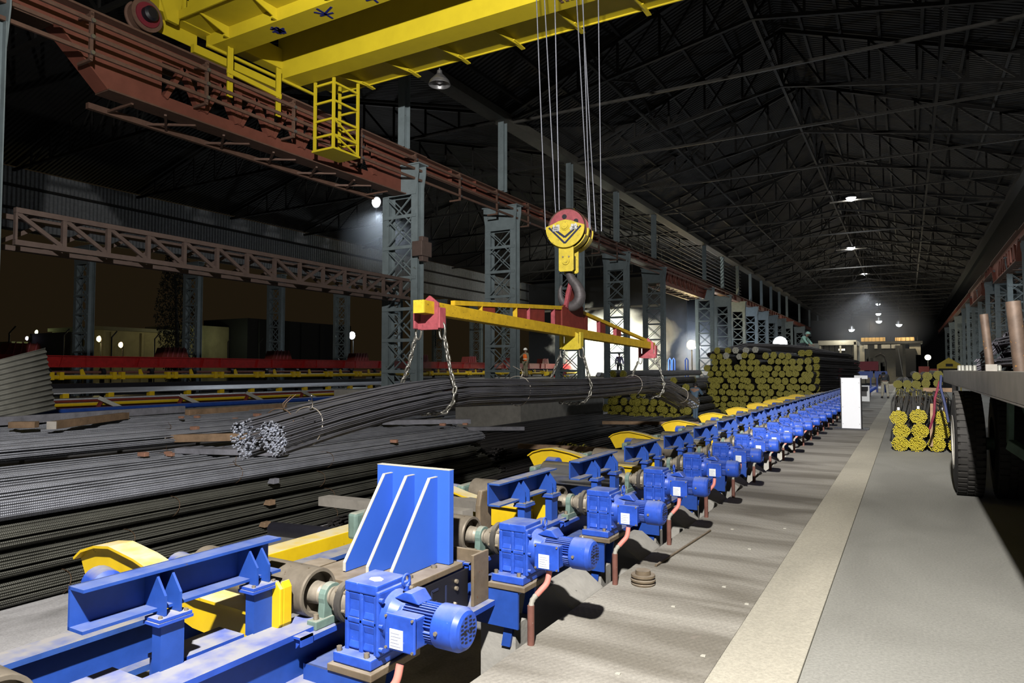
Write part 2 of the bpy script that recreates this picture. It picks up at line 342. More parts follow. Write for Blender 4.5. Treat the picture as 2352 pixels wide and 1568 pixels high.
# ------------------------------------------------------------------ lattice columns
def make_column(x0, x1, y, z0, z1, name='lattice_column'):
    t = empty(name, (x0, y, z0)); w = x1 - x0; h = z1 - z0
    for xx in (0, w - .25):
        m = MB(); m.box(xx, xx + .25, -.16, -.14, 0, h - .5).box(xx, xx + .25, .14, .16, 0, h - .5).box(xx + .115, xx + .135, -.14, .14, 0, h - .5)
        m.build('leg', M['col'], t)
    MB().prism([(-.05, h), (-.05, h - .25), (.06, h - .9), (w - .06, h - .9), (w + .05, h - .25), (w + .05, h)], 'y', -.19, -.165).prism([(-.05, h), (-.05, h - .25), (.06, h - .9), (w - .06, h - .9), (w + .05, h - .25), (w + .05, h)], 'y', .165, .19).box(-.1, w + .1, -.24, .24, h, h + .04).build('head_plate', M['col'], t)
    n = max(2, int(round((h - .9) / .95))); st = (h - .9) / n
    bm = MB().box(.05, w - .05, -.20, -.162, -.05, .05).mesh('batten', M['col'])
    a = MB(); a.bar((.22, -.18, .06), (w - .22, -.18, st - .06), .05, .03).bar((.22, .18, .06), (w - .22, .18, st - .06), .05, .03)
    a.bar((w - .22, -.172, .06), (.22, -.172, st - .06), .05, .03).bar((w - .22, .172, .06), (.22, .172, st - .06), .05, .03)
    am = a.mesh('cross_brace', M['col'])
    for k in range(n):
        o = bpy.data.objects.new('batten', bm); COL.objects.link(o); o.parent = t; o.location = (0, 0, k * st + .3)
        o = bpy.data.objects.new('cross_brace', am); COL.objects.link(o); o.parent = t; o.location = (0, 0, k * st + .3 - (.3 if k == n - 1 else 0))
    return t
c0 = make_column(-14.13, -12.75, 16.5, -.65, 7.85)
TC = snapshot(c0)
tag(c0, 'grey-green lattice steel column where the brown truss and the deep red runway girder end', 'column')
ys = [22.5, 28.6, 34.5, 40.8, 53.0, 59.0, 65, 71, 77, 83, 89, 95, 107, 119, 131]
nm = ['grey lattice column standing just left of the worker in the orange vest', 'grey lattice column directly behind the crane hook',
      'grey lattice column with white steam glowing through its lower panels', 'lattice column right of the white steam, behind the far end of the spreader beam',
      'dark lattice column right of the amber floodlight', 'dark lattice column at the left top corner of the tall yellow-ended stack']
for i, y in enumerate(ys):
    copy_tree(TC, (-14.13, y, -.65), label=nm[i] if i < 6 else 'distant left-hand lattice column receding behind the tall rebar stack', group=None if i < 6 else 'distant left columns')
col0 = copy_tree(TC, (-14.13, 5.24, -.65), label='pale steel column cut off by the left edge of the photo')
# side columns of the right row
for i, y in enumerate([28.8, 34.8, 40.8, 46.8, 52.8, 58.8, 64.8, 70.8, 76.8, 82.8, 94.8, 106.8, 118.8]):
    copy_tree(TC, (4.95, y, -.65), label='dark lattice column in the right-hand row beyond the truck', group='right-hand columns')
# far row by the outer wall
farc = ['far lattice column seen at the left under the truss, beside the dim yard', 'far lattice column just right of the dark tree', 'far lattice column in front of the dark shed', 'far lattice column beside the white yard lamp']
for i, y in enumerate([13.0, 19.1, 25.2, 31.3, 37.4, 43.5, 49.6, 55.7, 61.8]):
    k = i - 1
    copy_tree(TC, (-36.9, y, -.65), label=farc[k] if 0 <= k < 4 else 'outer-wall lattice column partly hidden behind nearer columns', group=None if 0 <= k < 4 else 'outer wall columns')
# upper single posts between runway and eave
for i, y in enumerate([16.5] + ys):
    o = MB().box(-13.55, -13.30, -.14, -.12, 0, 3.1).box(-13.55, -13.30, .12, .14, 0, 3.1).box(-13.45, -13.40, -.12, .12, 0, 3.1).build('roof_post', M['col']) if i == 0 else o.copy()
    if i: COL.objects.link(o)
    o.location = (0, y, 8.5)
    tag(o, ['pale upper roof post above the nearest full column', 'upper roof post above the column left of the worker', 'upper roof post above the hook block', 'upper roof post above the column with steam behind'][i] if i < 4 else 'short roof post above the left runway, %s from the camera' % ORD[i], 'post', None if i < 4 else 'distant roof posts')
# eave beams
tag(MB().box(-13.75, -13.1, -4, 166, 11.2, 11.5).build('eave_beam', mat('eave_grey', (.10, .095, .08), .6, noise=.2)), 'long pale eave beam sloping away along the left roof edge', 'beam')
tag(MB().box(5.0, 5.4, -4, 166, 11.1, 11.35).build('eave_beam', M['dark_steel']), 'dark eave beam along the right roof edge', 'beam')

# ------------------------------------------------------------------ crane runway girders
RW = M['runway_red']
def runway(x, segs, label, y1):
    for (a, b, deep, lab) in segs:
        t = empty('runway_girder', (x, a, 7.0)); tag(t, lab, 'girder', None)
        L_ = b - a; q = lambda m, n, mt=RW: m.build(n, mt, t)
        sgn = 1 if x < 0 else -1
        if deep:
            for e in (0, 1):
                u = lambda yy: yy if e == 0 else L_ - yy
                q(MB().prism([(u(.0), 1.35), (u(0), .95), (u(1.0), .0), (u(2.2), 0), (u(2.2), 1.35)], 'x', -.02, .02), 'end_web')
                q(MB().bar((0, u(0), .95), (0, u(1.0), .0), .42, .03, up=(0, 0, 1)), 'haunch_flange')
            q(MB().box(-.02, .02, 2.2, L_ - 2.2, 1.05, 1.35), 'top_chord')
            q(MB().box(-.02, .02, 2.2, L_ - 2.2, 0, .34), 'bottom_chord')
            q(MB().box(-.26, .26, 0, L_, 1.35, 1.39), 'top_flange', M['runway_rail'])
            q(MB().box(-.24, .24, 1.0, L_ - 1.0, -.03, 0), 'bottom_flange', M['runway_rail'])
            n = 7; st = (L_ - 4.4) / n
            for k in range(n):
                y0 = 2.2 + k * st
                q(MB().bar((.0, y0 + .06, .3), (.0, y0 + st / 2, 1.08), .16, .10), 'web_diagonal')
                q(MB().bar((.0, y0 + st / 2, 1.08), (.0, y0 + st - .06, .3), .16, .10), 'web_diagonal')
                q(MB().box(-.06, .06, y0 + st - .07, y0 + st + .07, .3, 1.08), 'web_post')
            q(MB().box(-.9 * sgn - .05, -.9 * sgn + .05, 1.2, L_ - 1.2, -.10, .02), 'outer_chord', M['runway_rail'])
            for k in range(12):
                y0 = 1.6 + k * (L_ - 3.2) / 11
                q(MB().bar((0, y0, -.04), (-.9 * sgn, y0 + (.6 if k % 2 else -.6) * (0 if k in (0, 11) else 1), -.05), .05, .05), 'plan_brace', M['runway_rail'])
            q(MB().box(-.95 * sgn - .03, -.95 * sgn + .03, 0, L_, 1.25, 1.35), 'walkway_edge', M['runway_rail'])
        else:
            q(MB().box(-.02, .02, 0, L_, .85, 1.35), 'web'); q(MB().box(-.2, .2, 0, L_, 1.35, 1.39), 'top_flange', M['runway_rail'])
            q(MB().box(-.2, .2, 0, L_, .82, .85), 'bottom_flange', M['runway_rail'])
            for k in range(1, int(L_ // 1.5)): q(MB().box(-.18, .18, k * 1.5 - .01, k * 1.5 + .01, .85, 1.35), 'stiffener')
        q(MB().box(-.04, .04, 0, L_, 1.39, 1.47), 'rail', M['runway_rail'])
LX = -13.4
segs = [(-4, 6.3, False, 'red runway girder run leaving the photo at the upper left'), (6.3, 17.3, True, 'deep open-web red crane runway girder at the upper left, under the yellow crane')]
for a, b in ((17.3, 22.5), (22.5, 28.6), (28.6, 34.5), (34.5, 40.8)): segs.append((a, b, False, 'plain red runway girder between lattice columns, %s bay past the deep girder' % ORD[len(segs) - 2]))
segs.append((40.8, 53.0, True, 'deep haunched runway girder in shadow above the amber floodlight'))
for k in range(7): segs.append((53 + 12 * k, 65 + 12 * k, False, 'distant dark runway girder on the left of the hall, counted %s beyond the amber floodlight' % ORD[k]))
runway(LX, segs, '', 140)
runway(5.0, [(20, 40.8, False, 'right-hand runway girder cut off by the photo edge above the truck'), (40.8, 52.8, True, 'nearer haunched orange-lit runway girder at the right edge'), (52.8, 58.8, False, 'short plain girder between the two haunched ones on the right'), (58.8, 70.8, True, 'farther haunched orange-lit runway girder on the right'), (70.8, 100, False, 'plain dark runway girder running away on the right'), (100, 140, False, 'farthest dark runway girder on the right side')], '', 140)
# conductor bars in front of the left runway
for k, (dz, dy0, dy1) in enumerate([(8.02, 0, 60), (7.72, 0, 60), (7.42, 0, 40)]):
    tag(MB().bar((-12.85, dy0, dz), (-12.85, dy1, dz), .05, .07).build('conductor_bar', M['runway_rail']), '%s of the thin brown conductor bars running in front of the red runway girder' % ['uppermost', 'middle', 'lowest'][k], 'bar')
hb = None
for k in range(14):
    y = 2.0 + k * 2.4
    if hb is None:
        t = empty('conductor_bracket', (-13.36, y, 7.2)); MB().bar((0.06, 0, .95), (.5, 0, .95), .05).bar((.06, 0, .1), (.5, 0, .1), .05).box(.44, .50, -.03, .03, .1, 1.0).build('arm', M['runway_rail'], t)
        for zz in (.22, .52, .82): MB().cyl((.5, 0, zz), (.56, 0, zz), .04, 10).build('insulator', M['lampshade'], t)
        hb = snapshot(t)
    else: t = copy_tree(hb, (-13.36, y, 7.2))
    tag(t, 'small bracket with insulators holding the conductor bars, %s from the left' % ORD[k], 'bracket', 'conductor brackets')

# brown truss between the first two columns
t = empty('lattice_truss', (-13.4, 5.72, 3.72)); tag(t, 'brown zigzag lattice truss beam spanning between the two left columns', 'truss')
TL = 11.0; TBm = M['truss_brown']
for xx in (-.35, .35):
    for zz in (0, .55): MB().bar((xx, 0, zz + .04), (xx, TL, zz + .04), .1, .09).build('chord', TBm, t)
n = 14; st = TL / n
for k in range(n + 1):
    MB().box(.31, .39, max(0, k * st - .035), k * st + .035, .08, .55).build('web_post', TBm, t)
for k in range(n):
    a, b = ((.55, .08) if k < 8 else (.08, .55))
    MB().bar((.35, k * st + .03, a), (.35, (k + 1) * st - .03, b), .05, .07).build('web_diagonal', TBm, t)
    MB().bar((-.35, k * st, b), (-.35, (k + 1) * st, a), .05, .07).build('web_diagonal', TBm, t)
    MB().bar((-.35, k * st + .4, .59), (.35, k * st + .4, .59), .05, .05).build('cross_tie', TBm, t)
# box on column side
tag(MB().box(-12.78, -12.4, 16.1, 16.6, 5.0, 5.45).box(-12.6, -12.45, 16.2, 16.5, 4.85, 5.6).build('junction_box', M['truss_brown'], bevel=.02), 'small brown box bolted to the side of the nearest full lattice column', 'box')

# ------------------------------------------------------------------ roof trusses and purlins
def zr(x): return 11.6 + (x + 13.4) * 3.8 / 9.3 if x < -4.1 else 15.4 - (x + 4.1) * 4.0 / 11.2
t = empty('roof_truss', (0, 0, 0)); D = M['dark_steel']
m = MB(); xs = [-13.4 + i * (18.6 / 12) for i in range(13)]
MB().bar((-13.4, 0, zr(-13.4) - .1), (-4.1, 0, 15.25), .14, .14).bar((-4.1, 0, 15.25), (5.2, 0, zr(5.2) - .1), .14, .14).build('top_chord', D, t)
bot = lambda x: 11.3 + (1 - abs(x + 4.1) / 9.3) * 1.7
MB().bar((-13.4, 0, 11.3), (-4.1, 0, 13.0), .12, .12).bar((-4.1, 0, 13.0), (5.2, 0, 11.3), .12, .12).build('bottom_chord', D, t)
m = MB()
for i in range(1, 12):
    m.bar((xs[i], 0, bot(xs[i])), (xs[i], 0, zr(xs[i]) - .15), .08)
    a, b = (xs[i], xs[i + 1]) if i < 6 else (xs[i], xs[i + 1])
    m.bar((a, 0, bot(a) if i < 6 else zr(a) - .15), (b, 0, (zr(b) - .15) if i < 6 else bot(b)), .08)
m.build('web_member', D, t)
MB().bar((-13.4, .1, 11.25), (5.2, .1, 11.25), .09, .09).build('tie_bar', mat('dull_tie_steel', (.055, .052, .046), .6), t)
TT = snapshot(t); tag(t, 'dark roof truss overhead, nearest of the row', 'truss'); t.location = (0, 10.5, 0)
for k in range(1, 22):
    copy_tree(TT, (0, 10.5 + 6.1 * k, 0), label='%s dark roof truss from the camera, spanning the main hall' % ORD[k])
for o in list(bpy.data.objects):
    if o.name.startswith('roof_truss'): o['category'] = 'truss'
# left bay trusses
t = empty('bay_truss', (0, 10, 0)); tag(t, 'dark truss under the left bay roof, nearest the camera', 'truss', 'left bay trusses')
MB().bar((-37, 0, 11.2), (-13.6, 0, 11.2), .12).build('bottom_chord', D, t)
MB().bar((-37, 0, 11.45), (-25.3, 0, 14.5), .12).bar((-25.3, 0, 14.5), (-13.6, 0, 11.5), .12).build('top_chord', D, t)
m = MB()
for i in range(1, 14):
    x = -37 + i * 23.4 / 14; zz = 11.45 + (1 - abs(x + 25.3) / 11.7) * 3.0
    m.bar((x, 0, 11.2), (x, 0, zz), .07).bar((x, 0, 11.2), (x + 1.67 * (1 if i < 7 else -1), 0, zz + .3 * (1 if i != 7 else 0)), .07)
m.build('web_member', D, t); TT2 = snapshot(t)
for k in range(1, 10): copy_tree(TT2, (0, 10 + 6.1 * k, 0), label='dark truss under the left bay roof, %s from the camera' % ORD[k])
for i in range(14):
    x = -12.6 + i * 1.33
    if abs(x + 4.1) < .3: continue
    o = MB().bar((x, 0, zr(x) - .06), (x, 160, zr(x) - .06), .1, .12).build('purlin', D)
    tag(o, 'long dark purlin under the %s roof slope, %s from the left eave' % ('left' if x < -4.1 else 'right', ORD[i]), 'purlin', 'roof purlins')
for i in range(3):
    x = (-9.2, -4.1, 1.2)[i]
    m = MB(); m.bar((x, 0, bot(x)), (x, 150, bot(x)), .1)
    for k in range(24):
        y = 10.5 + 6.1 * k; m.bar((x, y, bot(x)), (x, y + 3.05, zr(x) - .2), .07).bar((x, y + 6.1, bot(x)), (x, y + 3.05, zr(x) - .2), .07)
    tag(m.build('roof_bracing', D), 'lengthwise zigzag roof bracing %s' % ['on the left slope', 'under the ridge', 'on the right slope'][i], 'bracing')
# louvred strip above the runway letting dull light through
t = empty('wall_louvre', (-13.75, 28, 8.6)); tag(t, 'slatted louvre strip above the left runway with light leaking through', 'louvre')
for k in range(9): MB().bar((0, 0, k * .29), (0, 40, k * .29), .04, .07).build('slat', mat('louvre_slat', (.025, .025, .023), .6) if k == 0 else bpy.data.materials['louvre_slat'], t)

# hall lamps
def hall_lamp(x, y, z, label, bar=True, r=.16, w=0):
    r = r * 1.1
    t = empty('hall_lamp', (x, y, z)); tag(t, label, 'lamp')
    MB().lathe([(0, r * .1), (.02, r), (r * 1.2, r * .6), (r * 1.6, r * .2)], (0, 0, -.05), (0, 0, 1), 16).build('lamp_shade', M['lampshade'], t)
    MB().lathe([(-r * .7, .001), (-r * .5, r * .6), (0, r * .9)], (0, 0, -.04), (0, 0, 1), 16).build('bulb', M['glow'], t)
    MB().cyl((0, 0, r * 1.4), (0, 0, zr(x) - z + .02), .025, 8).build('stem', M['dark_steel'], t)
    if bar: MB().bar((-1.3, .1, -.18), (1.3, .1, -.18), .12, .08).build('cross_bar', mat('lamp_bar', (.3, .28, .24), .5), t)
    if w: lamp('hall_lamp_light', 'SPOT', (x, y, z - .45), w, (.9, .95, 1), .12, aim=(x, y, 0), spot=150, blend=.4)
hall_lamp(-2.97, 50, 13.0, 'highest bright ceiling lamp on a cross bar in the main hall', r=.30, w=700)
hall_lamp(-4.3, 71, 13.1, 'second bright ceiling lamp down the hall, with a cross bar below it', r=.34, w=900)
hall_lamp(-4.3, 94, 13.5, 'third ceiling lamp down the hall', r=.34, w=600)
hall_lamp(-4.3, 141, 13.7, 'small fourth ceiling lamp far down the hall', r=.42, w=500)
for (px, pz, lab) in [(-6.2, 6.9, 'left one of the three small lamps above the far mill'), (-3.0, 7.9, 'middle one of the three small lamps above the far mill'), (-.75, 7.4, 'right one of the three small lamps above the far mill'), (-3.35, 9.6, 'lamp with a pale shade straight above the far mill')]:
    hall_lamp(px, 100 if pz < 9 else 110, pz, lab, False, .34, 130)
def flood(x, y, z, label, r, col, w, gl, name='floodlight', h=None):
    t = empty(name, (x, y, z)); tag(t, label, 'lamp')
    MB().lathe([(0, .02), (.15, r * 1.1), (.22, r * 1.2)], (0, .18, 0), (0, -1, 0), 16).build('housing', M['lampshade'], t)
    s_ = MB(); s_.lathe([(0, r), (r * .4, r * .8), (r * .7, .01)], (0, -.05, 0), (0, -1, 0), 16).build('glass', gl, t)
    if h: MB().cyl((0, .12, -h), (0, .12, -.02), .05, 8).build('pole', M['dark_steel'], t)
    if w: lamp('floodlight_light', 'POINT', (x, y - r - .35, z), w, col, .15)
flood(-24.8, 28.2, 10.7, 'bright white bay lamp just left of the nearest full column', .26, (.85, .92, 1), 0, M['glow'], h=-.65)
flood(-6.4, 42.5, 3.15, 'dazzling white floodlight above the tall yellow-ended stack', .34, (.85, .92, 1), 300, M['glow'], h=.5)
flood(-16.4, 60, 3.8, 'amber floodlight between the steam and the tall stack', .36, (1, .75, .35), 900, M['glow_warm'], h=4.4)
flood(-15.3, 58, 3.5, 'white floodlight just right of the amber one', .22, (1, .95, .85), 0, M['glow'], h=4.1)
flood(2.3, 100, 3.15, 'pale yellow star-like lamp at the far right end of the mill', .3, (1, 1, .7), 150, mat('pale_yellow_glass', (1, 1, 1), .3, emit=(.95, 1, .65), estr=40), h=3.1)
flood(-38.5, 41, 4.35, 'white yard lamp shining between two far columns', .28, (.85, .95, 1), 150, M['glow'], h=5)
flood(-60, 33, 4.25, 'warm yellow yard lamp on the distant wall', .24, (1, .9, .4), 180, mat('yellow_lamp_glass', (1, 1, 1), .3, emit=(1, .85, .3), estr=30), h=4.9)
flood(-60, 34.9, 3.8, 'orange yard lamp just above the red beam', .24, (1, .7, .35), 60, M['glow_warm'], h=4.4)
flood(-80, 37.5, 5.6, 'upper yellow-green yard lamp at the far left', .22, (.9, 1, .4), 60, mat('green_yellow_glass', (1, 1, 1), .3, emit=(.9, 1, .4), estr=30), h=6.2)
flood(-80, 36.6, 4.9, 'small violet yard lamp at the far left', .2, (.8, .7, 1), 0, mat('violet_glass', (1, 1, 1), .3, emit=(.8, .7, 1), estr=20), h=5.5)
flood(6.4, 44.5, 7.0, 'white lamp at the right edge above the truck stakes', .22, (.9, .97, 1), 120, M['glow'])

for i, z in enumerate((8.35, 9.4, 10.5)):
    tag(MB().box(-37.2, -37.05, 4, 90, z - .06, z + .06).build('wall_girt', M['dark_steel']), '%s dark rail across the corrugated sheeting of the left bay' % ['lowest', 'middle', 'upper'][i], 'rail')

# ------------------------------------------------------------------ yellow overhead travelling crane
CY = M['crane_yellow']
t = empty('overhead_crane', (-4.1, 10.5, 8.77)); tag(t, 'yellow double-girder overhead crane crossing the top left of the photo', 'crane')
CR = t; X0, X1 = -13.35 + 4.1, 4.9 + 4.1        # crane-local X
yl = lambda y: y - 10.5
def cq(m, n, mt=CY, par=None, **k):
    o = m.build(n, mt, par or CR, **k); return o
g1 = cq(MB().box(X0, X1, yl(9.5), yl(10.05), 0, 1.3), 'girder', label='near girder with blue brush writing underneath')
g2 = cq(MB().box(X0, X1, yl(11.5), yl(12.05), 0, 1.3), 'girder', label='far girder with bright face and ladder cage')
cq(MB().box(X0 + .1, X1 - .1, yl(8.72), yl(9.5), .27, .30), 'walkway_floor')
cq(MB().box(X0 + .1, X1 - .1, yl(12.05), yl(13.3), .27, .30), 'walkway_floor')
cq(MB().box(X0 + .1, X1 - .1, yl(8.69), yl(8.72), .22, .40), 'toe_board'); cq(MB().box(X0 + .1, X1 - .1, yl(13.3), yl(13.33), .24, .38), 'toe_board')
bm = MB().prism([(yl(9.5), .05), (yl(9.5), .27), (yl(8.74), .27)], 'x', -.012, .012).box(-.03, .03, yl(9.38), yl(9.5), .02, .06).mesh('bracket', CY)
bm2 = MB().prism([(yl(12.05), .05), (yl(12.05), .27), (yl(13.45), .27), (yl(13.45), .22)], 'x', -.012, .012).box(-.05, .05, yl(13.0), yl(13.5), .2, .225).mesh('bracket', CY)
for k in range(12):
    o = bpy.data.objects.new('bracket', bm); COL.objects.link(o); o.parent = CR; o.location = (X0 + .75 + k * 1.5, 0, 0)
    o = bpy.data.objects.new('bracket', bm2); COL.objects.link(o); o.parent = CR; o.location = (X0 + 1.35 + k * 1.5, 0, 0)
# tall edge cabinet / railing on the near walkway
for k in range(8): cq(MB().box(X0 + .3 + k * 2.2, X0 + .36 + k * 2.2, yl(8.70), yl(8.76), .3, 1.4), 'rail_post')
for zz in (.85, 1.38): cq(MB().bar((X0 + .1, yl(8.73), zz), (X1, yl(8.73), zz), .05), 'handrail')
cq(MB().box(X0 + .5, X0 + 7.0, yl(8.9), yl(9.35), .45, 1.25), 'drive_cabinet')
cq(MB().bar((X0 + .5, yl(8.74), .5), (X0 + 6.0, yl(8.74), .95), .04, .3), 'guard_panel')
# end carriage and wheel
cq(MB().box(X0 - .2, X0 + .15, yl(8.3), yl(13.0), .25, .75).box(X0 - .2, X0 - .17, yl(8.4), yl(9.4), -.05, .3), 'end_carriage', bevel=.02)
cq(MB().box(X1 - .15, X1 + .2, yl(8.3), yl(13.0), .25, .75), 'end_carriage', bevel=.02)
cq(MB().bar((X0 + .16, yl(9.4), -.03), (X0 + .16, yl(12.6), -.03), .05, .06), 'bumper_pipe')
cq(MB().bar((X0 - .05, yl(9.2), -.14), (X0 - .05, yl(11.6), -.14), .12, .18), 'sweep_beam')
for xx in (X0 + .02, X1 - .02):
    for yy in ((8.05,) if xx < 0 else (8.05, 13.1)):
        w = cq(MB().lathe([(-.13, .33), (-.10, .33), (-.09, .29), (.09, .29), (.10, .33), (.13, .33)], (xx, yl(yy), .02), (1, 0, 0), 32), 'wheel', M['runway_rail'])
        MB().cyl((xx - .15, yl(yy), .02), (xx + .16, yl(yy), .02), .25, 24).build('wheel_disc', M['maroon'], CR)
        MB().lathe([(0, .15), (.12, .15), (.16, .1)], (xx + .16, yl(yy), .02), (1, 0, 0), 20).build('hub', M['black'], CR)
cq(MB().prism([(yl(7.6), .8), (yl(7.6), .25), (yl(7.75), .22), (yl(7.9), .5), (yl(8.3), .5), (yl(8.45), .1), (yl(8.7), .1), (yl(8.8), .8)], 'x', X0 + .12, X0 + .2), 'wheel_guard')
cq(MB().box(X0 - .1, X0 + .25, yl(7.45), yl(7.62), .35, .7), 'rail_sweep')
# hanging collector arms
XA = X0 + .45
for yy in (9.78, 11.13):
    m = MB(); w_ = .07
    m.box(XA - .02, XA + .02, yl(yy) - w_, yl(yy) - w_ + .05, -1.12, .05).box(XA - .02, XA + .02, yl(yy) + w_ - .05, yl(yy) + w_, -1.12, .05).box(XA - .015, XA, yl(yy) - w_, yl(yy) + w_, -1.12, .05)
    cq(m, 'collector_arm')
cq(MB().bar((XA + .02, yl(9.7), -.55), (XA + .02, yl(11.2), -.62), .04, .11), 'collector_beam')
# ladder cage under the far girder
KX0, KX1, KY0, KY1, KZ0, KZ1 = -12.68 + 4.1, -12.05 + 4.1, yl(12.1), yl(12.95), -1.72, -.05
cg = [(KX0, KY0), (KX1, KY0), (KX1, KY1), (KX0, KY1)]
for (a, b) in cg: cq(MB().bar((a, b, KZ0), (a, b, .28), .06, .06), 'cage_post')
for zz in (-.10, -.55, -1.0, -1.4):
    for i in (0, 1, 2): cq(MB().bar((*cg[i], zz), (*cg[(i + 1) % 4], zz), .04, .05), 'cage_rail')
cq(MB().bar((*cg[1], -1.0), (*cg[2], -1.4), .035).bar((*cg[1], -1.4), (*cg[2], -1.7), .035), 'cage_brace')
cq(MB().box(KX0 - .05, KX1 + .05, KY0 - .05, KY1 + .05, KZ0 - .05, KZ0), 'cage_floor')
# perforated vent plate on girder face
m = MB()
for i in range(9):
    for j in range(4): m.box(-1.6 + i * .11, -1.54 + i * .11, yl(11.54) + j * .07, yl(11.58) + j * .07, -.012, -.004)
cq(m, 'bolt_plate', M['runway_rail'])
# blue brush writing under the near girder (seen from below)
def stroke(m, pts, w, z=-.006):
    for a, b in zip(pts, pts[1:]): m.bar((*a, z), (*b, z), w, .004, up=(0, 0, 1))
def glyph(cx, cy, strokes, s=1.0):
    m = MB()
    for st in strokes: stroke(m, [(cx + x * s, cy + y * s) for x, y in st], .045)
    cq(m, 'brush_writing', M['blue_ink'])
gy = yl(9.77)
glyph(-11.35 + 4.1, gy, [[(-.2, 0), (.2, 0)], [(-.15, .1), (.12, .1)], [(-.12, -.1), (.1, -.12)], [(-.02, .2), (-.02, -.2)], [(.1, .15), (-.12, -.15)], [(-.1, .16), (.1, -.1)], [(.05, .2), (.07, -.1)], [(-.15, .05), (.15, .05)]], .85)
glyph(-9.95 + 4.1, gy, [[(-.05, .22), (-.05, -.22)], [(-.05, 0), (.25, -.12)], [(-.2, .02), (.12, .06)], [(-.05, .05), (-.2, -.15)]], 1)
glyph(-8.75 + 4.1, gy, [[(-.05, .22), (-.02, -.05), (-.2, -.2)], [(-.2, .05), (.15, .08), (.12, -.2)], [(-.05, .08), (.02, -.2)]], 1)
glyph(-7.6 + 4.1, gy, [[(-.2, .15), (.2, .15)], [(-.18, -.0), (.2, 0)], [(-.18, .15), (-.2, -.15)], [(.2, .15), (.18, -.2)], [(-.2, -.15), (.2, -.15)]], 1)
# pendant lamp hanging from the far walkway
t = empty('pendant_lamp', (-9.84, 13.45, 8.62)); tag(t, 'unlit bell-shaped metal lamp hanging below the yellow crane walkway', 'lamp')
MB().lathe([(0, .27), (.02, .27), (.10, .24), (.22, .13), (.28, .07), (.36, .06), (.38, .03)], (0, 0, 0), (0, 0, 1), 28, cap=False).build('lamp_shade', M['lampshade'], t)
MB().lathe([(0, .02), (.04, .09), (.16, .10), (.26, .05)], (0, 0, .03), (0, 0, 1), 18).build('bulb', M['lampglass'], t)
MB().cyl((0, 0, .37), (0, 0, .42), .02, 8).cyl((0, 0, .42), (0, 0, .46), .01, 8).build('stem', M['lampshade'], t)

# ------------------------------------------------------------------ hook block
HX, HY, HZ = -4.2, 8.92, 3.62
th = R(9)                                     # block turned so that its cheek looks at the camera
t = empty('hook_block', (HX, HY, HZ), th, 'yellow hook block with navy chevron cheek, red sheaves and forged hook', 'hook block'); HB = t
def arc(r, a0, a1, n, sx=1): return [(r * sx * math.cos(R(a0 + (a1 - a0) * i / n)), r * math.sin(R(a0 + (a1 - a0) * i / n))) for i in range(n + 1)]
HYW = M['hook_yellow']
for yy in (-.14, .16):
    w = MB().lathe([(0, .275), (.015, .28), (.03, .262), (.06, .262), (.075, .28), (.09, .275)], (0, yy, .02), (0, 1, 0), 40, cap=False).build('sheave', M['runway_rail'], t)
    m = MB(); m.lathe([(0, .26), (.05, .26)], (0, yy + .02, .02), (0, 1, 0), 40)
    d = m.build('sheave_disc', M['pink_red'], w)
    for k in range(5):
        a = R(72 * k + 30); MB().cyl((.16 * math.cos(a), yy + .012, .02 + .16 * math.sin(a)), (.16 * math.cos(a), yy + .075, .02 + .16 * math.sin(a)), .035, 12).build('sheave_hole', M['black'], w)
low = [(x * 1.0, z) for x, z in arc(.285, 175, 365, 26)] 
front = low + [(.18, .06), (.09, .10), (0, .115), (-.09, .10), (-.18, .06)]
MB().prism(front, 'y', -.215, -.19).build('cheek_plate', HYW, t, bevel=.004)
MB().prism(front, 'y', .29, .315).build('cheek_plate', HYW, t, bevel=.004)
MB().prism(low, 'y', .03, .08).build('centre_plate', HYW, t)
for yy in (-.05, .20): MB().prism(arc(.30, 200, 340, 20) + arc(.285, 340, 200, 20), 'y', yy - .08, yy + .08).build('sheave_guard', HYW, t)
MB().lathe([(0, .062), (.012, .062), (.012, .045), (.03, .045), (.03, .02), (.036, .02)], (0, -.215, .02), (0, -1, 0), 24).build('axle_cap', HYW, t)
m = MB()
for o_, wd in ((0, .026), (.085, .030)):
    m.bar((-.235 + o_ * .55, -.218, .01 + o_ * .0), (0, -.218, -.225 + o_), wd, .004, up=(0, 1, 0)).bar((0, -.218, -.225 + o_), (.235 - o_ * .55, -.218, .01), wd, .004, up=(0, 1, 0))
m.build('chevron', M['navy'], t)
for sx in (-1, 1):
    m = MB(); random.seed(5 + sx)
    for k in range(11): m.bar((sx * .13 + random.uniform(-.05, .05), -.2195 - .0001 * k, -.05 + random.uniform(0, .03)), (sx * .13 + random.uniform(-.055, .055), -.2195 - .0001 * k, .03 + random.uniform(-.02, .02)), .026, .003, up=(0, 1, 0))
    m.build('white_brush_mark', M['ink_white'], t)
    S_ = [((-.03, .02), (.03, .02)), ((-.03, .02), (-.03, -.04)), ((.03, .02), (.03, -.04)), ((-.01, .035), (-.01, -.03)), ((.01, .03), (.01, -.04)), ((-.03, -.01), (.02, -.01))] if sx < 0 else [((0, .04), (0, -.04)), ((-.03, .015), (-.005, .01)), ((-.005, .01), (-.03, -.035)), ((.03, .03), (.005, .005)), ((.005, .005), (.035, -.035))]
    m = MB()
    for (a_, b_), (c_, d_) in S_: m.bar((sx * .13 + a_, -.2225, b_ - .01), (sx * .13 + c_, -.2225, d_ - .01), .006, .003, up=(0, 1, 0))
    m.build('brush_character', M['navy'], t)
MB().box(-.08, .08, .0, .05, .27, .31).build('top_tie', HYW, t)
for yy in (-.16, .1):
    MB().prism([(-.11, -.26), (-.11, -.60), (-.09, -.62), (.09, -.62), (.11, -.60), (.11, -.26)], 'y', yy, yy + .03).build('hanger_plate', HYW, t, bevel=.004)
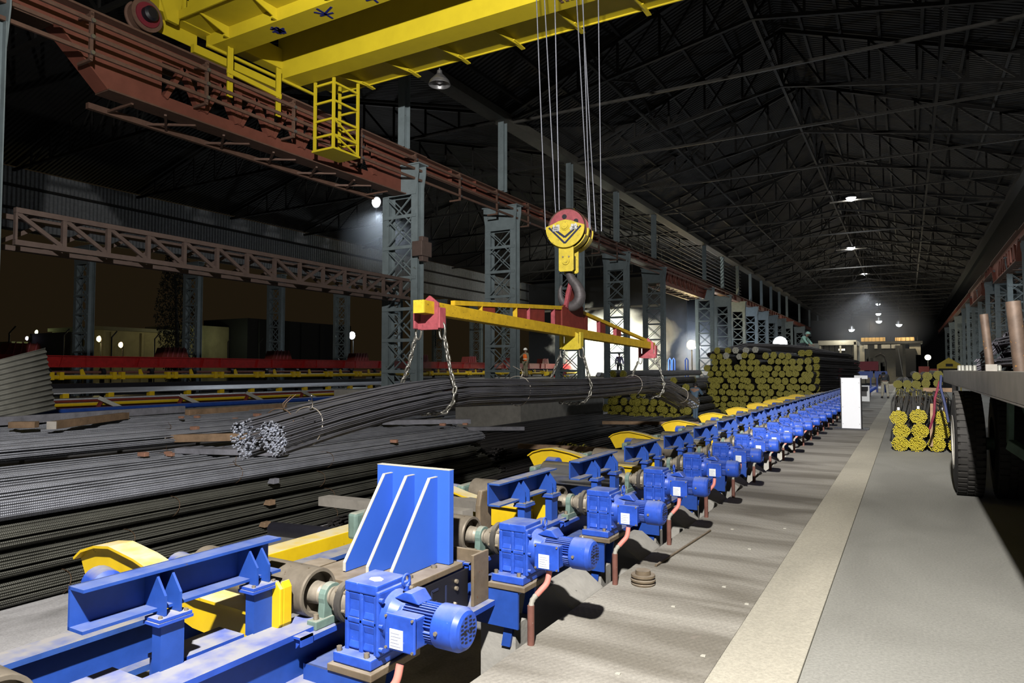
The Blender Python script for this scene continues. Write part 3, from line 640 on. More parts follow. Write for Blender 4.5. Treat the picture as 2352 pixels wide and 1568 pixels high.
MB().lathe([(0, .055), (.02, .055), (.02, .03), (.03, .03)], (0, -.16, -.47), (0, -1, 0), 20).build('trunnion', HYW, t)
for sx in (-.045, .045): MB().cyl((sx, -.16, -.41), (sx, -.175, -.41), .012, 8).build('bolt', M['bolt'], t)
MB().box(-.07, .07, -.13, .1, -.57, -.37).build('crosshead', M['black'], t)
# ramshorn-free single hook, as a tapering tube
hp = [(0, -.55), (.01, -.64), (.05, -.72), (.13, -.82), (.175, -.93), (.155, -1.04), (.06, -1.11), (-.05, -1.08), (-.12, -.99), (-.135, -.88), (-.115, -.80)]
hr = [.05, .058, .070, .080, .086, .088, .082, .066, .050, .034, .012]
import itertools
def smooth(p, r, n=4):
    P = [Vector((*a, 0)) if len(a) == 2 else Vector(a) for a in p]; out = []; ro = []
    for i in range(len(P) - 1):
        p0, p1, p2, p3 = P[max(i - 1, 0)], P[i], P[i + 1], P[min(i + 2, len(P) - 1)]
        for k in range(n):
            u = k / n
            out.append(.5 * ((2 * p1) + (p2 - p0) * u + (2 * p0 - 5 * p1 + 4 * p2 - p3) * u * u + (3 * p1 - p0 - 3 * p2 + p3) * u ** 3)); ro.append(r[i] + (r[i + 1] - r[i]) * u)
    out.append(P[-1]); ro.append(r[-1]); return out, ro
hpp, hrr = smooth(hp, hr)
MB().tube([(v.x * .95, -.03, v.y) for v in hpp], [q * .95 for q in hrr], 16).build('hook', M['hook'], t)
# hoist ropes
top = [(-4.62, 8.72), (-4.55, 8.85), (-4.36, 8.8), (-4.12, 9.05), (-4.05, 9.1), (-3.98, 8.95), (-3.80, 9.1)]
botp = [(-4.48, 8.72), (-4.43, 8.98), (-4.38, 8.98), (-3.96, 9.10), (-3.90, 9.2), (-3.91, 9.02), (-3.82, 9.22)]
wh = ['leftmost', 'second from left', 'third from left', 'middle', 'third from right', 'second from right', 'rightmost']
for i in range(7):
    a = (*botp[i], 3.62); b = Vector((*top[i], 7.0)); d = (b - Vector(a)); b = Vector(a) + d * 2.1
    o = MB().cyl(a, b, .0095, 8).build('hoist_rope', M['rope']); tag(o, '%s of the steel hoist ropes rising from the hook block' % wh[i], 'rope')

# ------------------------------------------------------------------ spreader beam
SP = empty('spreader_beam', (-4.2, 8.98, 2.12), 0, 'yellow and red spreader beam hanging from the crane hook', 'spreader beam')
def sz(y): return 2.23 - (y - 5.45) * (.18 / 7.1) - 2.12
q = lambda m, n, mt, **k: m.build(n, mt, SP, **k)
Y = lambda y: y - 8.98
q(MB().bar((0, Y(5.42), sz(5.42)), (0, Y(12.6), sz(12.6)), .13, .13), 'main_tube', M['spread_yellow'], bevel=.006)
q(MB().box(-.066, .066, Y(5.405), Y(5.42), sz(5.42) - .065, sz(5.42) + .065), 'end_cap', M['hook_yellow'])
q(MB().bar((0, Y(6.0), sz(6) + .10), (0, Y(8.75), sz(8.7) + .33), .055, .05), 'tie_bar', M['spread_yellow'])
q(MB().bar((0, Y(9.3), sz(9.3) + .33), (0, Y(12.25), sz(12.3) + .09), .055, .05), 'tie_bar', M['spread_yellow'])
def hz(y): return (.10 + (y - 6.0) * .23 / 2.75) if y < 8.98 else (.33 - (y - 9.3) * .24 / 2.95)
for a, b in ((6.55, 6.85), (7.35, 7.62), (7.68, 8.12), (8.40, 9.55), (10.0, 10.25), (10.7, 10.95)):
    q(MB().prism([(Y(a), sz(a) + .06), (Y(b), sz(b) + .06), (Y(b), sz(b) + hz(b)), (Y(a), sz(a) + hz(a))], 'x', -.012, .012), 'web_plate', M['spread_red'])
    q(MB().box(-.03, .03, Y(a) - .012, Y(a), sz(a) + .06, sz(a) + hz(a) - .01), 'stiffener', M['pink_red'] if a > 7.6 else M['spread_yellow'])
q(MB().prism([(Y(8.62), .05), (Y(9.35), .05), (Y(9.35), .40), (Y(9.22), .52), (Y(9.1), .66), (Y(9.03), .70), (Y(8.93), .70), (Y(8.86), .6), (Y(8.80), .42), (Y(8.62), .36)], 'x', -.03, .03), 'lifting_lug', M['spread_red'], bevel=.004)
q(MB().bar((.02, Y(8.75), .36), (.02, Y(8.93), .74), .05, .05), 'lug_edge', M['pink_red'])
def hanger(y, mt, wide=.30, z=None, low=.17, up=.11, house=True, cut=False):
    g = sz(y)
    if house: poly = [(-.14, g - low), (.14, g - low), (.14, g + .05), (.0, g + up), (-.14, g + .05)]
    else: poly = [(-.14, g - low), (.14, g - low), (.14, g - .02), (.0, g + .04), (-.14, g - .06)]
    q(MB().prism([(a * .78, b) for a, b in poly], 'y', Y(y), Y(y) + .03), 'hanger_plate', mt, bevel=.003)
    for sx in (-1, 1): q(MB().box(sx * .155 - .014, sx * .155 + .014, Y(y) - .05, Y(y) + .06, g - low + .01, g - .0).box(min(sx * .10, sx * .15), max(sx * .10, sx * .15), Y(y) + .002, Y(y) + .028, g - low + .003, g - low + .09), 'side_ear', mt, bevel=.008)
    # lower cross of the plate
hanger(5.58, M['pink_red'], low=.22, up=.13)
hanger(8.98, M['hook_yellow'], house=False, low=.25)
hanger(12.35, M['pink_red'], low=.24, up=.14)

# chains: links threaded along a path
def link_mesh(L_=.092, W_=.054, r=.011):
    pts = []
    for k in range(14):
        a = 2 * math.pi * k / 14; pts.append(((W_ / 2 - r) * math.cos(a), 0, (L_ / 2 - r - (W_ / 2 - r)) * (1 if math.sin(a) > 0 else -1) * (1 if abs(math.sin(a)) > .05 else 0) + (W_ / 2 - r) * math.sin(a)))
    return MB().tube(pts, r, 6, closed=True).mesh('link', M['chain'])
LM = link_mesh()
def chain(pts, label, step=.066, ring=True):
    P = [Vector(p) for p in pts]; t = empty('lifting_chain', P[0]); tag(t, label, 'chain')
    # resample
    seg = [(P[i + 1] - P[i]).length for i in range(len(P) - 1)]; tot = sum(seg); d = .07 if ring else 0; k = 0
    if ring:
        r0 = P[1] - P[0]; r0.normalize()
        rp = [(.035 * math.cos(a), 0, -.065 + (.085) * math.sin(a)) for a in [2 * math.pi * j / 16 for j in range(16)]]
        MB().tube(rp, .011, 8, closed=True).build('end_ring', M['chain'], t)
        d = .15
    while d < tot:
        s = d; i = 0
        while i < len(seg) - 1 and s > seg[i]: s -= seg[i]; i += 1
        p = P[i] + (P[i + 1] - P[i]) * (s / seg[i]); dr = (P[i + 1] - P[i]).normalized()
        o = bpy.data.objects.new('link', LM); COL.objects.link(o); o.parent = t; o.location = p - P[0]
        qn = dr.to_track_quat('Z', 'X'); o.rotation_mode = 'QUATERNION'
        from mathutils import Quaternion
        o.rotation_quaternion = qn @ Quaternion((0, 0, 1), (math.pi / 2) * (k % 2) + .4)
        d += step; k += 1
    return t
BX = -4.24                                       # axis of the lifted load
def sling(y, ztop, yl_, zb, tag_):
    # near side leg: down, round the +X side and under the load
    g = .175
    cz = zb
    rt = [(-4.05, y, ztop), (-3.95, y, cz + .25), (-3.905, y + .02, cz + .05), (-3.92, y, cz - .09), (-4.0, y, cz - .18), (-4.12, y, cz - .205), (-4.3, y, cz - .21), (-4.42, y, cz - .19)]
    chain(rt, 'steel chain looped under the lifted bundles %s, right-hand leg' % tag_)
    lt = [(-4.35, y, ztop), (-4.47, y, cz + .30), (-4.58, y, cz + .05), (-4.57, y, cz - .08)]
    chain(lt, 'steel chain looped under the lifted bundles %s, left-hand leg' % tag_)
sling(5.6, 2.06, 6.02, 1.36, 'at the near end of the spreader')
sling(9.0, 1.92, 9.65, 1.32, 'below the hook')
sling(12.37, 1.86, 13.0, 1.29, 'at the far end of the spreader')

# ------------------------------------------------------------------ bar bundles
def hexpack(rx, rz, r, jit, rnd):
    out = []; nz = int(rz / (r * 1.74)) + 1
    for j in range(-nz, nz + 1):
        for i in range(-int(rx / r) - 1, int(rx / r) + 2):
            x = i * 2 * r + (j % 2) * r + rnd.uniform(-jit, jit); z = j * 1.74 * r + rnd.uniform(-jit, jit)
            if (x / (rx - r)) ** 2 + (z / (rz - r)) ** 2 <= 1: out.append((x, z))
    return out
def bundle_mesh(name, path, rx, rz, r, seed, mats, n=6, ends=.06, ragged=.03, inner=True, flare=None, wav=.0, er=1.03, sp=1.0):
    """path: list of (x,y,z) centre points; bars follow it. mats=(bar, end)"""
    rnd = random.Random(seed); P = [Vector(p) for p in path]; m = MB()
    for (ox, oz) in hexpack(rx, rz, r * sp, r * .18, rnd):
        rim = (ox / (rx - 2.6 * r)) ** 2 + (oz / (rz - 2.6 * r)) ** 2 >= 1
        e0, e1 = rnd.uniform(-ragged, ragged), rnd.uniform(-ragged, ragged); ph = rnd.uniform(0, 6)
        pts = []
        for i, p in enumerate(P):
            d = (P[min(i + 1, len(P) - 1)] - P[max(i - 1, 0)]).normalized(); side = Vector((d.y, -d.x, 0)).normalized(); u = side.cross(d)
            k = flare[i] if flare else 1
            w = wav * math.sin(i * .9 + ph)
            pts.append(p + side * (ox * k + w) + u * (oz * k + w * .6))
        d0 = (pts[1] - pts[0]).normalized(); d1 = (pts[-1] - pts[-2]).normalized()
        pts[0] = pts[0] + d0 * e0; pts[-1] = pts[-1] + d1 * e1
        if rim or not inner:
            m.cur = 0; m.tube(pts, r, n, cap=False)
        m.cur = 1
        m.cyl(pts[0] - d0 * .0015, pts[0] + d0 * ends, r * er, n); m.cyl(pts[-1] - d1 * ends, pts[-1] + d1 * .0015, r * er, n)
    return m.mesh(name, list(mats))
def bundle_obj(me, loc=(0, 0, 0), label=None, group=None, name='bar_bundle'):
    o = bpy.data.objects.new(name, me); COL.objects.link(o); o.location = loc; return tag(o, label, 'bar bundle', group)
def tie(parent, x, y, z, rx, rz, tail=True, mt='wire', r=.004, seed=0):
    m = MB(); rnd = random.Random(seed)
    pts = [(x + (rx + r) * math.cos(a), y + .02 * math.sin(a * 2), z + (rz + r) * math.sin(a)) for a in [2 * math.pi * k / 28 for k in range(28)]]
    m.tube(pts, r, 6, closed=True)
    if tail:
        for k in range(2):
            m.tube([(x + .3 * rx, y, z + rz), (x + .3 * rx + rnd.uniform(-.03, .03), y + rnd.uniform(-.03, .03), z + rz + .05), (x + .3 * rx + rnd.uniform(-.08, .08), y + rnd.uniform(-.1, .1), z + rz + rnd.uniform(.06, .14))], r * .8, 5)
    return m.build('tie_wire', M[mt], parent)
# the lifted load: two bundles side by side, sagging at both ends
py = [3.62, 4.2, 4.8, 5.4, 6.0, 6.8, 7.6, 8.6, 9.6, 10.8, 12.0, 13.0, 13.7, 14.5, 15.2]
pz = [1.075, 1.175, 1.26, 1.325, 1.365, 1.355, 1.335, 1.325, 1.315, 1.325, 1.345, 1.29, 1.17, 1.02, .86]
px = [-4.20, -4.17, -4.14, -4.11, -4.09, -4.09, -4.09, -4.09, -4.09, -4.09, -4.09, -4.10, -4.11, -4.12, -4.12]
pa = list(zip(px, py, pz))
ldm = mat('lifted_bar_steel', (.17, .172, .20), .36, .6, noise=.3, scale=3)
fl = [1, 1, 1.0, 1.05, 1.06, 1.08, 1.08, 1.08, 1.05, 1.03, 1.02, 1.03, 1.0, 1.0, .95]
meA = bundle_mesh('bar_bundle', [(x, y, z) for x, y, z in pa], .15, .15, .0072, 3, (ldm, M['bar_end']), ragged=.03, flare=fl, wav=.004, ends=.012, er=1.0, sp=1.16)
o = bundle_obj(meA, label='right-hand lifted bundle of bars hanging in the chains, its near end round and bright'); 
tie(o, -4.21, 3.98, 1.14, .155, .155, True, 'wire_light', .005, 1); tie(o, -4.14, 7.3, 1.34, .178, .178, True, 'wire_light', .0045, 2); tie(o, -4.12, 11.3, 1.335, .172, .172, False, 'wire_light', .004, 3); tie(o, -4.12, 14.2, 1.07, .155, .155, False, 'wire_light', .004, 3)
pb = [(x - .31 + (.02 * min(i, 5) / 5), y + .02 * 0, z - .02) for i, (x, y, z) in enumerate(pa)]
meB = bundle_mesh('bar_bundle', pb, .145, .155, .0072, 9, (ldm, M['bar_end']), ragged=.05, flare=fl, wav=.006, ends=.012, er=1.0, sp=1.16)
o = bundle_obj(meB, label='left-hand lifted bundle of bars behind the other, with ragged near end'); tie(o, -4.51, 3.95, 1.11, .16, .165, True, 'wire', .005, 5)
# dangling wire tails under the load

# ------------------------------------------------------------------ roller conveyor
P0 = 2.42; PITCH = 1.34
BL = M['blue']
# long frame beams
t = empty('conveyor_girder', (-2.45, -1, .2)); tag(t, 'long blue frame beam under the roller bearings with dusty top flange', 'conveyor beam')
MB().box(-.012, .012, 0, 50, 0, .2).build('web', BL, t); MB().box(-.10, .07, 0, 50, .2, .225).build('top_flange', M['blue_dusty'], t)
MB().box(-.08, .25, 0, 50, -.03, 0).build('bottom_flange', M['blue_dusty'], t)
t = empty('conveyor_girder', (-3.35, -1, .15)); tag(t, 'blue frame beam along the far ends of the rollers', 'conveyor beam')
MB().box(-.012, .012, 0, 50, 0, .2).build('web', BL, t); MB().box(-.08, .08, 0, 50, .2, .225).build('top_flange', M['blue_old'], t); MB().box(-.08, .08, 0, 50, -.03, 0).build('bottom_flange', M['blue_old'], t)
# side box beam at the very front
t = empty('side_box_beam', (-2.66, .6, -.1)); tag(t, 'deep blue box beam with dusty top at the bottom left corner', 'beam')
MB().box(-.08, .08, 0, 1.02, 0, .5).build('body', BL, t, bevel=.006); MB().box(-.10, .11, 0, 1.0, .5, .52).build('top_plate', M['blue_dusty'], t)
MB().box(.08, .095, .5, .85, .05, .42).build('access_panel', BL, t, bevel=.004)
t = empty('gusset_box', (-2.64, 1.74, -.05)); tag(t, 'blue slope-sided box with dusty lid just right of the nearest guide post', 'bracket')
MB().prism([(0, 0), (.46, 0), (.34, .46), (0, .46)], 'x', -.1, .05).build('body', BL, t, bevel=.004); MB().box(-.11, .06, -.0, .34, .46, .475).build('lid', M['blue_dusty'], t)

# gear motor -------------------------------------------------------- origin on the roller axis, x=0 is the fan face
def make_motor():
    t = empty('gear_motor', (-1.61, P0, .51)); B = M['blue_motor']
    # ribbed gear housing
    m = MB(); gx0, gx1 = -.60, -.41; gy = .10
    m.box(gx0 + .008, gx1 - .008, -gy + .012, gy - .012, -.16, .12)
    m.box(gx0, gx1, -gy - .002, gy + .002, .10, .145)                       # lid
    for xx in (gx0, (gx0 + gx1) / 2 - .012, gx1 - .022): m.box(xx, xx + .024, -gy, gy, -.16, .1)
    m.box(gx0, gx1, -gy, gy, -.035, -.01)
    for zz, s_ in ((.10, -1), (-.035, -1)): 
        for xa, xb in ((gx0 + .02, (gx0 + gx1) / 2 - .01), ((gx0 + gx1) / 2 + .01, gx1 - .02)):
            m.prism([(-gy + .002, zz), (-gy + .012, zz - .04), (-gy + .03, zz - .04), (-gy + .03, zz)], 'x', xa, xb)
            m.prism([(-gy + .0, zz - .11), (-gy + .014, zz - .075), (-gy + .03, zz - .075), (-gy + .03, zz - .11)], 'x', xa, xb)
    m.build('gear_housing', B, t, bevel=.007)
    MB().box(gx0 - .02, gx1 + .01, -gy - .05, gy + .05, -.20, -.155).build('foot', B, t, bevel=.006)
    MB().box(gx0 - .035, gx1 + .03, -gy - .07, gy + .07, -.235, -.203).build('base_plate', M['rustplate'], t, bevel=.004)
    for xx in (gx0 + .0, gx1 - .03):
        for yy in (-gy - .03, gy + .03): MB().cyl((xx, yy, -.155), (xx, yy, -.135), .013, 6).build('bolt', M['bolt'], t)
    m = MB().box(gx1 - .002, gx1 + .022, -.115, .115, -.155, .125); m.build('flange', B, t, bevel=.01)
    for zz in (-.12, -.02, .09):
        for yy in (-.105, .105): MB().cyl((gx1 + .02, yy, zz), (gx1 + .04, yy, zz), .011, 6).build('bolt', M['bolt'] if yy > 0 else B, t)
    MB().lathe([(0, .112), (.03, .105), (.07, .085), (.09, .085)], (gx1 + .02, 0, 0), (1, 0, 0), 24).build('adapter', B, t)
    m = MB().prism([(-.36, .09), (-.30, .125), (-.26, .125), (-.22, .08)], 'y', -.05, .05); m.v = [(x, y, z) for x, y, z in m.v]; m.build('top_boss', B, t, bevel=.006)
    pts = [(-.33 + .0, .024 * math.cos(a), .158 + .026 * math.sin(a)) for a in [2 * math.pi * k / 18 for k in range(18)]]
    MB().tube(pts, .0065, 8, closed=True).cyl((-.33, 0, .115), (-.33, 0, .136), .012, 8).build('lifting_eye', B, t)
    # finned body
    m = MB(); m.cyl((-.33, 0, 0), (-.125, 0, 0), .068, 28)
    for k in range(40):
        a = 2 * math.pi * k / 40
        if k % 10 in (0,): continue
        c, s_ = math.cos(a), math.sin(a); m.bar((-.325, .064 * c, .064 * s_), (-.125, .064 * c, .064 * s_), .0045, .042, up=(0, c, s_))
    m.build('motor_body', B, t)
    m = MB(); m.lathe([(-.135, .088), (-.13, .092), (-.03, .092), (-.008, .080), (0, .066)], (0, 0, 0), (1, 0, 0), 36)
    fc = m.build('fan_cover', B, t)
    m = MB()
    for i in range(-3, 4):
        for sy in (-1, 1):
            L2 = .05 - .006 * abs(i)
            if abs(i) < 1: m.box(-.002, .0012, min(sy * .014, sy * .045), max(sy * .014, sy * .045), -.004, .004)
            m.box(-.002, .0012, min(sy * .008, sy * (.010 + L2 * .42)), max(sy * .008, sy * (.010 + L2 * .42)), i * .0165 - .0032 + .006, i * .0165 + .0032 + .006)
            if abs(i) < 3: m.box(-.002, .0012, min(sy * .036, sy * (.036 + L2 * .38)), max(sy * .036, sy * (.036 + L2 * .38)), i * .0165 - .0032, i * .0165 + .0032)
    m.build('fan_slots', M['black'], fc); MB().cyl((0, 0, 0), (.0014, 0, 0), .006, 10).build('centre_hole', M['black'], fc)
    for k in range(3):
        a = R(120 * k + 60); MB().cyl((-.10, .092 * math.cos(a), .092 * math.sin(a)), (-.10, .100 * math.cos(a), .100 * math.sin(a)), .009, 8).build('bolt', M['bolt'], t)
    # terminal box on the camera side
    m = MB().box(-.315, -.175, -.135, -.06, -.075, .055); m.build('terminal_box', B, t, bevel=.008)
    tb = MB().box(-.325, -.165, -.150, -.135, -.085, .065).build('box_lid', B, t, bevel=.006)
    MB().box(-.295, -.225, -.1525, -.150, -.075, .005).build('name_plate', M['label_white'], tb)
    m = MB()
    for k in range(5): m.box(-.29, -.235 - .008 * (k % 3), -.1533, -.1526, -.065 + k * .013, -.0625 + k * .013)
    m.build('plate_print', mat('faint_print', (.35, .38, .5), .6), tb)
    for xx in (-.315, -.175):
        for zz in (-.075, .055): MB().cyl((xx, -.15, zz), (xx, -.157, zz), .006, 8).build('screw', M['bolt'], tb)
    MB().cyl((-.25, -.10, -.098), (-.25, -.10, -.075), .02, 12).build('cable_gland', M['bolt'], t)
    # blue side bracket below
    return t
mo = make_motor(); MT = snapshot(mo)
NM = 34
def place(k): return P0 + PITCH * k
def lab(k, what):
    if k < 12: return what % (['nearest', 'second', 'third', 'fourth', 'fifth', 'sixth', 'seventh', 'eighth', 'ninth', 'tenth', 'eleventh', 'twelfth'][k])
    return None
tag(mo, 'large blue gear motor nearest the camera, white patch on its lid', 'motor', None)
MB().prism([(-.51, -.04), (-.47, -.05), (-.445, -.03), (-.45, -.01), (-.49, .01), (-.52, -.015)], 'z', .1455, .148).build('white_patch', M['label_white'], mo)
for k in range(1, NM):
    copy_tree(MT, (-1.61, place(k), .51), label=lab(k, '%s blue gear motor in the row, counted from the camera') if k < 12 else 'small blue gear motor far along the roller line', group=None if k < 12 else 'far gear motors')
# blue bearer under each motor
t = empty('motor_bearer', (-2.14, P0, .27)); tag(t, 'blue steel bearer with sloped end beneath the nearest gear motor', 'bracket')
MB().prism([(-.26, -.22), (-.26, .0), (-.12, .0), (.10, .0), (.10, -.22)], 'y', -.16, -.145).box(-.26, .10, -.16, .16, -.015, 0).box(-.26, -.245, -.16, .16, -.22, 0).build('channel', BL, t)
for ya in (.1, -.12): MB().prism([(.02, -.02), (.08, -.02), (.02, -.35), (-.04, -.35)], 'y', ya, ya + .02).build('strut', BL, t)
MB().box(-.2, .05, -.1, .1, -.92, -.22).build('pedestal', M['concrete'], t)
BT = snapshot(t)
for k in range(1, NM): copy_tree(BT, (-2.14, place(k), .27), label=lab(k, 'blue steel bearer beneath the %s gear motor from the camera') or 'blue bearer beneath a far gear motor', group=None if k < 12 else 'far motor bearers')

# rollers ------------------------------------------------------------ origin on axis at the roller's motor end
def make_roller():
    t = empty('conveyor_roller', (-2.47, P0, .53))
    MB().lathe([(-.86, .0), (-.86, .105), (-.85, .115), (-.01, .115), (0, .112), (0, .098), (-.05, .094), (-.05, .03)], (0, 0, 0), (1, 0, 0), 40, cap=False).build('barrel', M['roller'], t)
    MB().lathe([(-.05, .055), (.03, .05), (.055, .035), (.14, .032)], (0, 0, 0), (1, 0, 0), 24).build('shaft', M['shaft'], t)
    # pillow block
    b = MB()
    b.prism([(-.065, -.09)] + [(.062 * math.cos(R(a)), .062 * math.sin(R(a)) ) for a in range(200, -21, -20)][::-1][::-1] + [(.065, -.09)], 'x', .055, .095)
    bo = b.build('bearing_housing', M['bearing'], t, bevel=.004)
    MB().box(.045, .105, -.12, .12, -.125, -.085).build('bearing_foot', M['bearing'], bo, bevel=.005)
    for yy in (-.092, .092): MB().cyl((.075, yy, -.085), (.075, yy, -.062), .013, 6).build('bolt', M['bolt'], bo)
    MB().lathe([(0, .045), (.012, .045), (.012, .03)], (.095, 0, 0), (1, 0, 0), 20).build('bearing_ring', M['shaft'], bo)
    MB().box(.02, .13, -.17, .17, -.15, -.125).build('bearing_seat', M['blue_dusty'], t)
    # flexible coupling
    c = MB().lathe([(.115, .035), (.125, .055), (.15, .058), (.155, .075), (.185, .082)], (0, 0, 0), (1, 0, 0), 28).build('coupling_hub', M['shaft'], t)
    MB().lathe([(.185, .092), (.19, .10), (.215, .10), (.22, .092)], (0, 0, 0), (1, 0, 0), 28).build('coupling_disc', M['rubber'], t)
    MB().lathe([(.22, .082), (.245, .078), (.25, .06), (.262, .058)], (0, 0, 0), (1, 0, 0), 28).build('coupling_hub', M['shaft'], t)
    for k in range(6):
        a = R(60 * k + 20); MB().cyl((.17, .078 * math.cos(a), .078 * math.sin(a)), (.24, .078 * math.cos(a), .078 * math.sin(a)), .010, 6).build('bolt', M['bolt'], t)
    MB().box(-.98, -.90, -.12, .12, -.125, .06).build('far_bearing', M['bearing'], t, bevel=.02)
    MB().cyl((-1.0, 0, 0), (-.85, 0, 0), .03, 12).build('far_shaft', M['shaft'], t)
    return t
ro = make_roller(); RT = snapshot(ro); tag(ro, 'grey steel conveyor roller with green bearing, nearest one seen whole, joined to the nearest motor', 'roller')
r_ = copy_tree(RT, (-2.47, place(-1), .53), label='rusty roller end cut off by the bottom left corner of the photo')
for k in range(1, NM):
    copy_tree(RT, (-2.47, place(k), .53), label=lab(k, 'conveyor roller joined to the %s gear motor from the camera') or 'small conveyor roller far along the line', group=None if k < 12 else 'far conveyor rollers')
for o in list(bpy.data.objects):
    if o.parent and o.parent.name.startswith('conveyor_roller') and o.name.startswith('barrel'):
        k = round((o.parent.location.y - P0) / PITCH)
        if k in (3, 6, 7, 9): o.data = bpy.data.meshes.get('polished_barrel') or o.data.copy(); o.data.name = 'polished_barrel'; o.data.materials[0] = M['polished']

# side guides --------------------------------------------------------- channel beam on two posts
def make_guide(L_=.85, skew=0):
    t = empty('side_guide', (-2.52, place(-1) + .31, .41)); p1, p2 = .28, .72
    x0, x1 = -.17, -.07; z0, z1 = .235, .395
    MB().box(x0, x0 + .012, 0, L_, z0, z1).build('channel_web', BL, t)
    MB().box(x0, x1, 0, L_, z1 - .012, z1).build('top_flange', BL, t); MB().box(x0, x1, 0, L_, z0, z0 + .012).build('bottom_flange', BL, t)
    for p in (p1, p2):
        MB().box(-.078, -.022, p - .01, p + .09, 0 - .0, .195).build('post', BL, t)
        MB().box(-.10, .0, p - .035, p + .115, .195, .207).build('post_plate', M['blue_dusty'], t); pp = MB().box(-.098, -.002, p - .03, p + .11, .209, .221).build('cap_plate', M['blue_dusty'], t)
        for yy in (p - .015, p + .095): MB().cyl((-.02, yy, .221), (-.02, yy, .229), .009, 6).build('bolt', M['bolt'], t)
        for yy in (p + .01, p + .075):
            MB().prism([(x0 + .012, .222), (-.025, .222), (-.025, .30), (x1 - .02, z1 - .012), (x0 + .012, z1 - .0125)], 'y', yy - .005, yy + .005).build('gusset', BL, t)
    return t
def end_plate_for(t, dusty):
    pass
gd = make_guide(.90)
GT = snapshot(gd); tag(gd, 'big blue channel-beam side guide on two posts nearest the camera', 'side guide')
# older guides, dustier, with end plate
for k in range(1, NM - 1):
    g = copy_tree(GT, (-2.40, place(k) + .34, .41), label=('blue channel side guide on posts, %s beyond the upright blue stop plate' % ORD[k - 1]) if k < 12 else 'small blue side guide far along the line', group=None if k < 12 else 'far side guides')
    for c in kids(g):
        if c.name.startswith('top_flange') or c.name.startswith('bottom_flange') or c.name.startswith('cap_plate'):
            old = c.data.name; nm_ = 'dusty_' + old.replace('dusty_', '')
            d = bpy.data.meshes.get(nm_)
            if d is None: d = c.data.copy(); d.name = nm_; d.materials[0] = M['blue_old']
            c.data = d
t = copy_tree(GT, (-2.33, .62, .36 - .36), label='lower blue guide with two pointed gussets cut by the bottom edge of the photo')
# small cable bracket on the frame
for k in range(0, 10):
    t = MB().box(-.01, .05, -.02, .05, .0, .01).prism([(.0, .0), (.045, .0), (.0, -.05)], 'y', -.005, .005).box(.042, .05, -.02, .05, -.03, .01).build('cable_clip', M['blue_dusty'])
    t.location = (-2.38, place(k) - .22, .41); tag(t, 'little blue bracket on the frame flange beside the %s roller bearing' % ORD[k], 'bracket')

# yellow transfer arms --------------------------------------------------
def make_arm():
    t = empty('transfer_arm', (-2.6, place(-1) + 1.0, 0.3)); Yl = M['yellow']
    prof = [(-1.52, .23), (-1.45, .28), (-1.32, .32), (-1.18, .335), (-.95, .30), (-.7, .235), (-.45, .19), (-.02, .18), (-.02, .04), (-.2, .0), (-.5, .02), (-.8, .10), (-1.1, .12), (-1.42, .06)]
    MB().prism(prof, 'y', -.03, -.015).build('side_web', Yl, t)
    m = MB(); top = prof[:8]
    for a, b in zip(top, top[1:]): m.bar((a[0], .0, a[1]), (b[0], .0, b[1]), .14, .014, up=(0, 0, 1))
    m.build('top_plate', Yl, t)
    MB().prism([(-.03, .08), (.08, .10), (.11, .14), (.11, .30), (.08, .33), (-.03, .33)], 'y', -.02, .0).prism([(.09, .10), (.11, .14), (.11, .30), (.09, .33)], 'y', .0, .05).build('end_plate', Yl, t, bevel=.004)
    MB().lathe([(0, .05), (.02, .085), (.16, .085), (.18, .06)], (-1.22, -.10, .16), (1, -.2, 0), 20).build('pad_roller', M['blue_dusty'], t)
    MB().lathe([(0, .05), (.02, .075), (.16, .075), (.18, .06)], (-1.0, .22, .20), (1, -.2, 0), 20).build('pad_roller', M['blue_dusty'], t)
    return t
am = make_arm(); am.location.y = 2.22; AT = snapshot(am); tag(am, 'curved yellow transfer arm with dusty top behind the nearest blue guide', 'transfer arm')
for k in range(1, 12):
    y = 2.22 + 2.68 * k
    a = copy_tree(AT, (-2.6, y, .30), label='curved yellow transfer arm, %s beyond the nearest one' % ORD[k - 1])
t = MB().box(-3.80, -3.62, 2.7, 5.9, .14, .40).build('yellow_beam', M['yellow'], bevel=.006); tag(t, 'straight yellow beam with cream dusty top left of the upright stop plate', 'beam')
t = MB().box(-3.7, -3.5, 6.3, 40, .2, .36).build('grey_beam', M['deckrail'], bevel=.006); tag(t, 'dusty yellow-grey rail running behind the far blue guides', 'beam')
t = MB().bar((-4.6, 4.55, .42), (-2.9, 4.35, .50), .12, .08).bar((-4.4, 5.3, .42), (-3.0, 4.7, .5), .12, .08).build('cross_rail', M['deckrail']); tag(t, 'dusty crossing steel bars right behind the upright stop plate', 'bar')
t = MB().cyl((-4.8, 4.15, .22), (-2.85, 4.05, .34), .06, 16).build('black_roller', M['black']); tag(t, 'dark round bar behind the second roller', 'bar')
t = MB().prism([(-.05, -.1), (.11, -.1), (.11, .12), (.05, .2), (-.02, .2), (-.05, .1)], 'x', -.02, .02).build('brown_plate', M['rustplate'], bevel=.01); t.location = (-2.62, 4.10, .55); tag(t, 'brown rounded upright plate left of the second blue guide', 'plate')
t = MB().prism([(-.14, 0), (.1, 0), (.14, .16), (-.1, .16)], 'x', -.01, .01).build('blue_flap', M['blue_plate']); t.location = (-6.0, 9.5, -.36); tag(t, 'small bright blue flap lying by the dark bars behind the stop plate', 'plate')

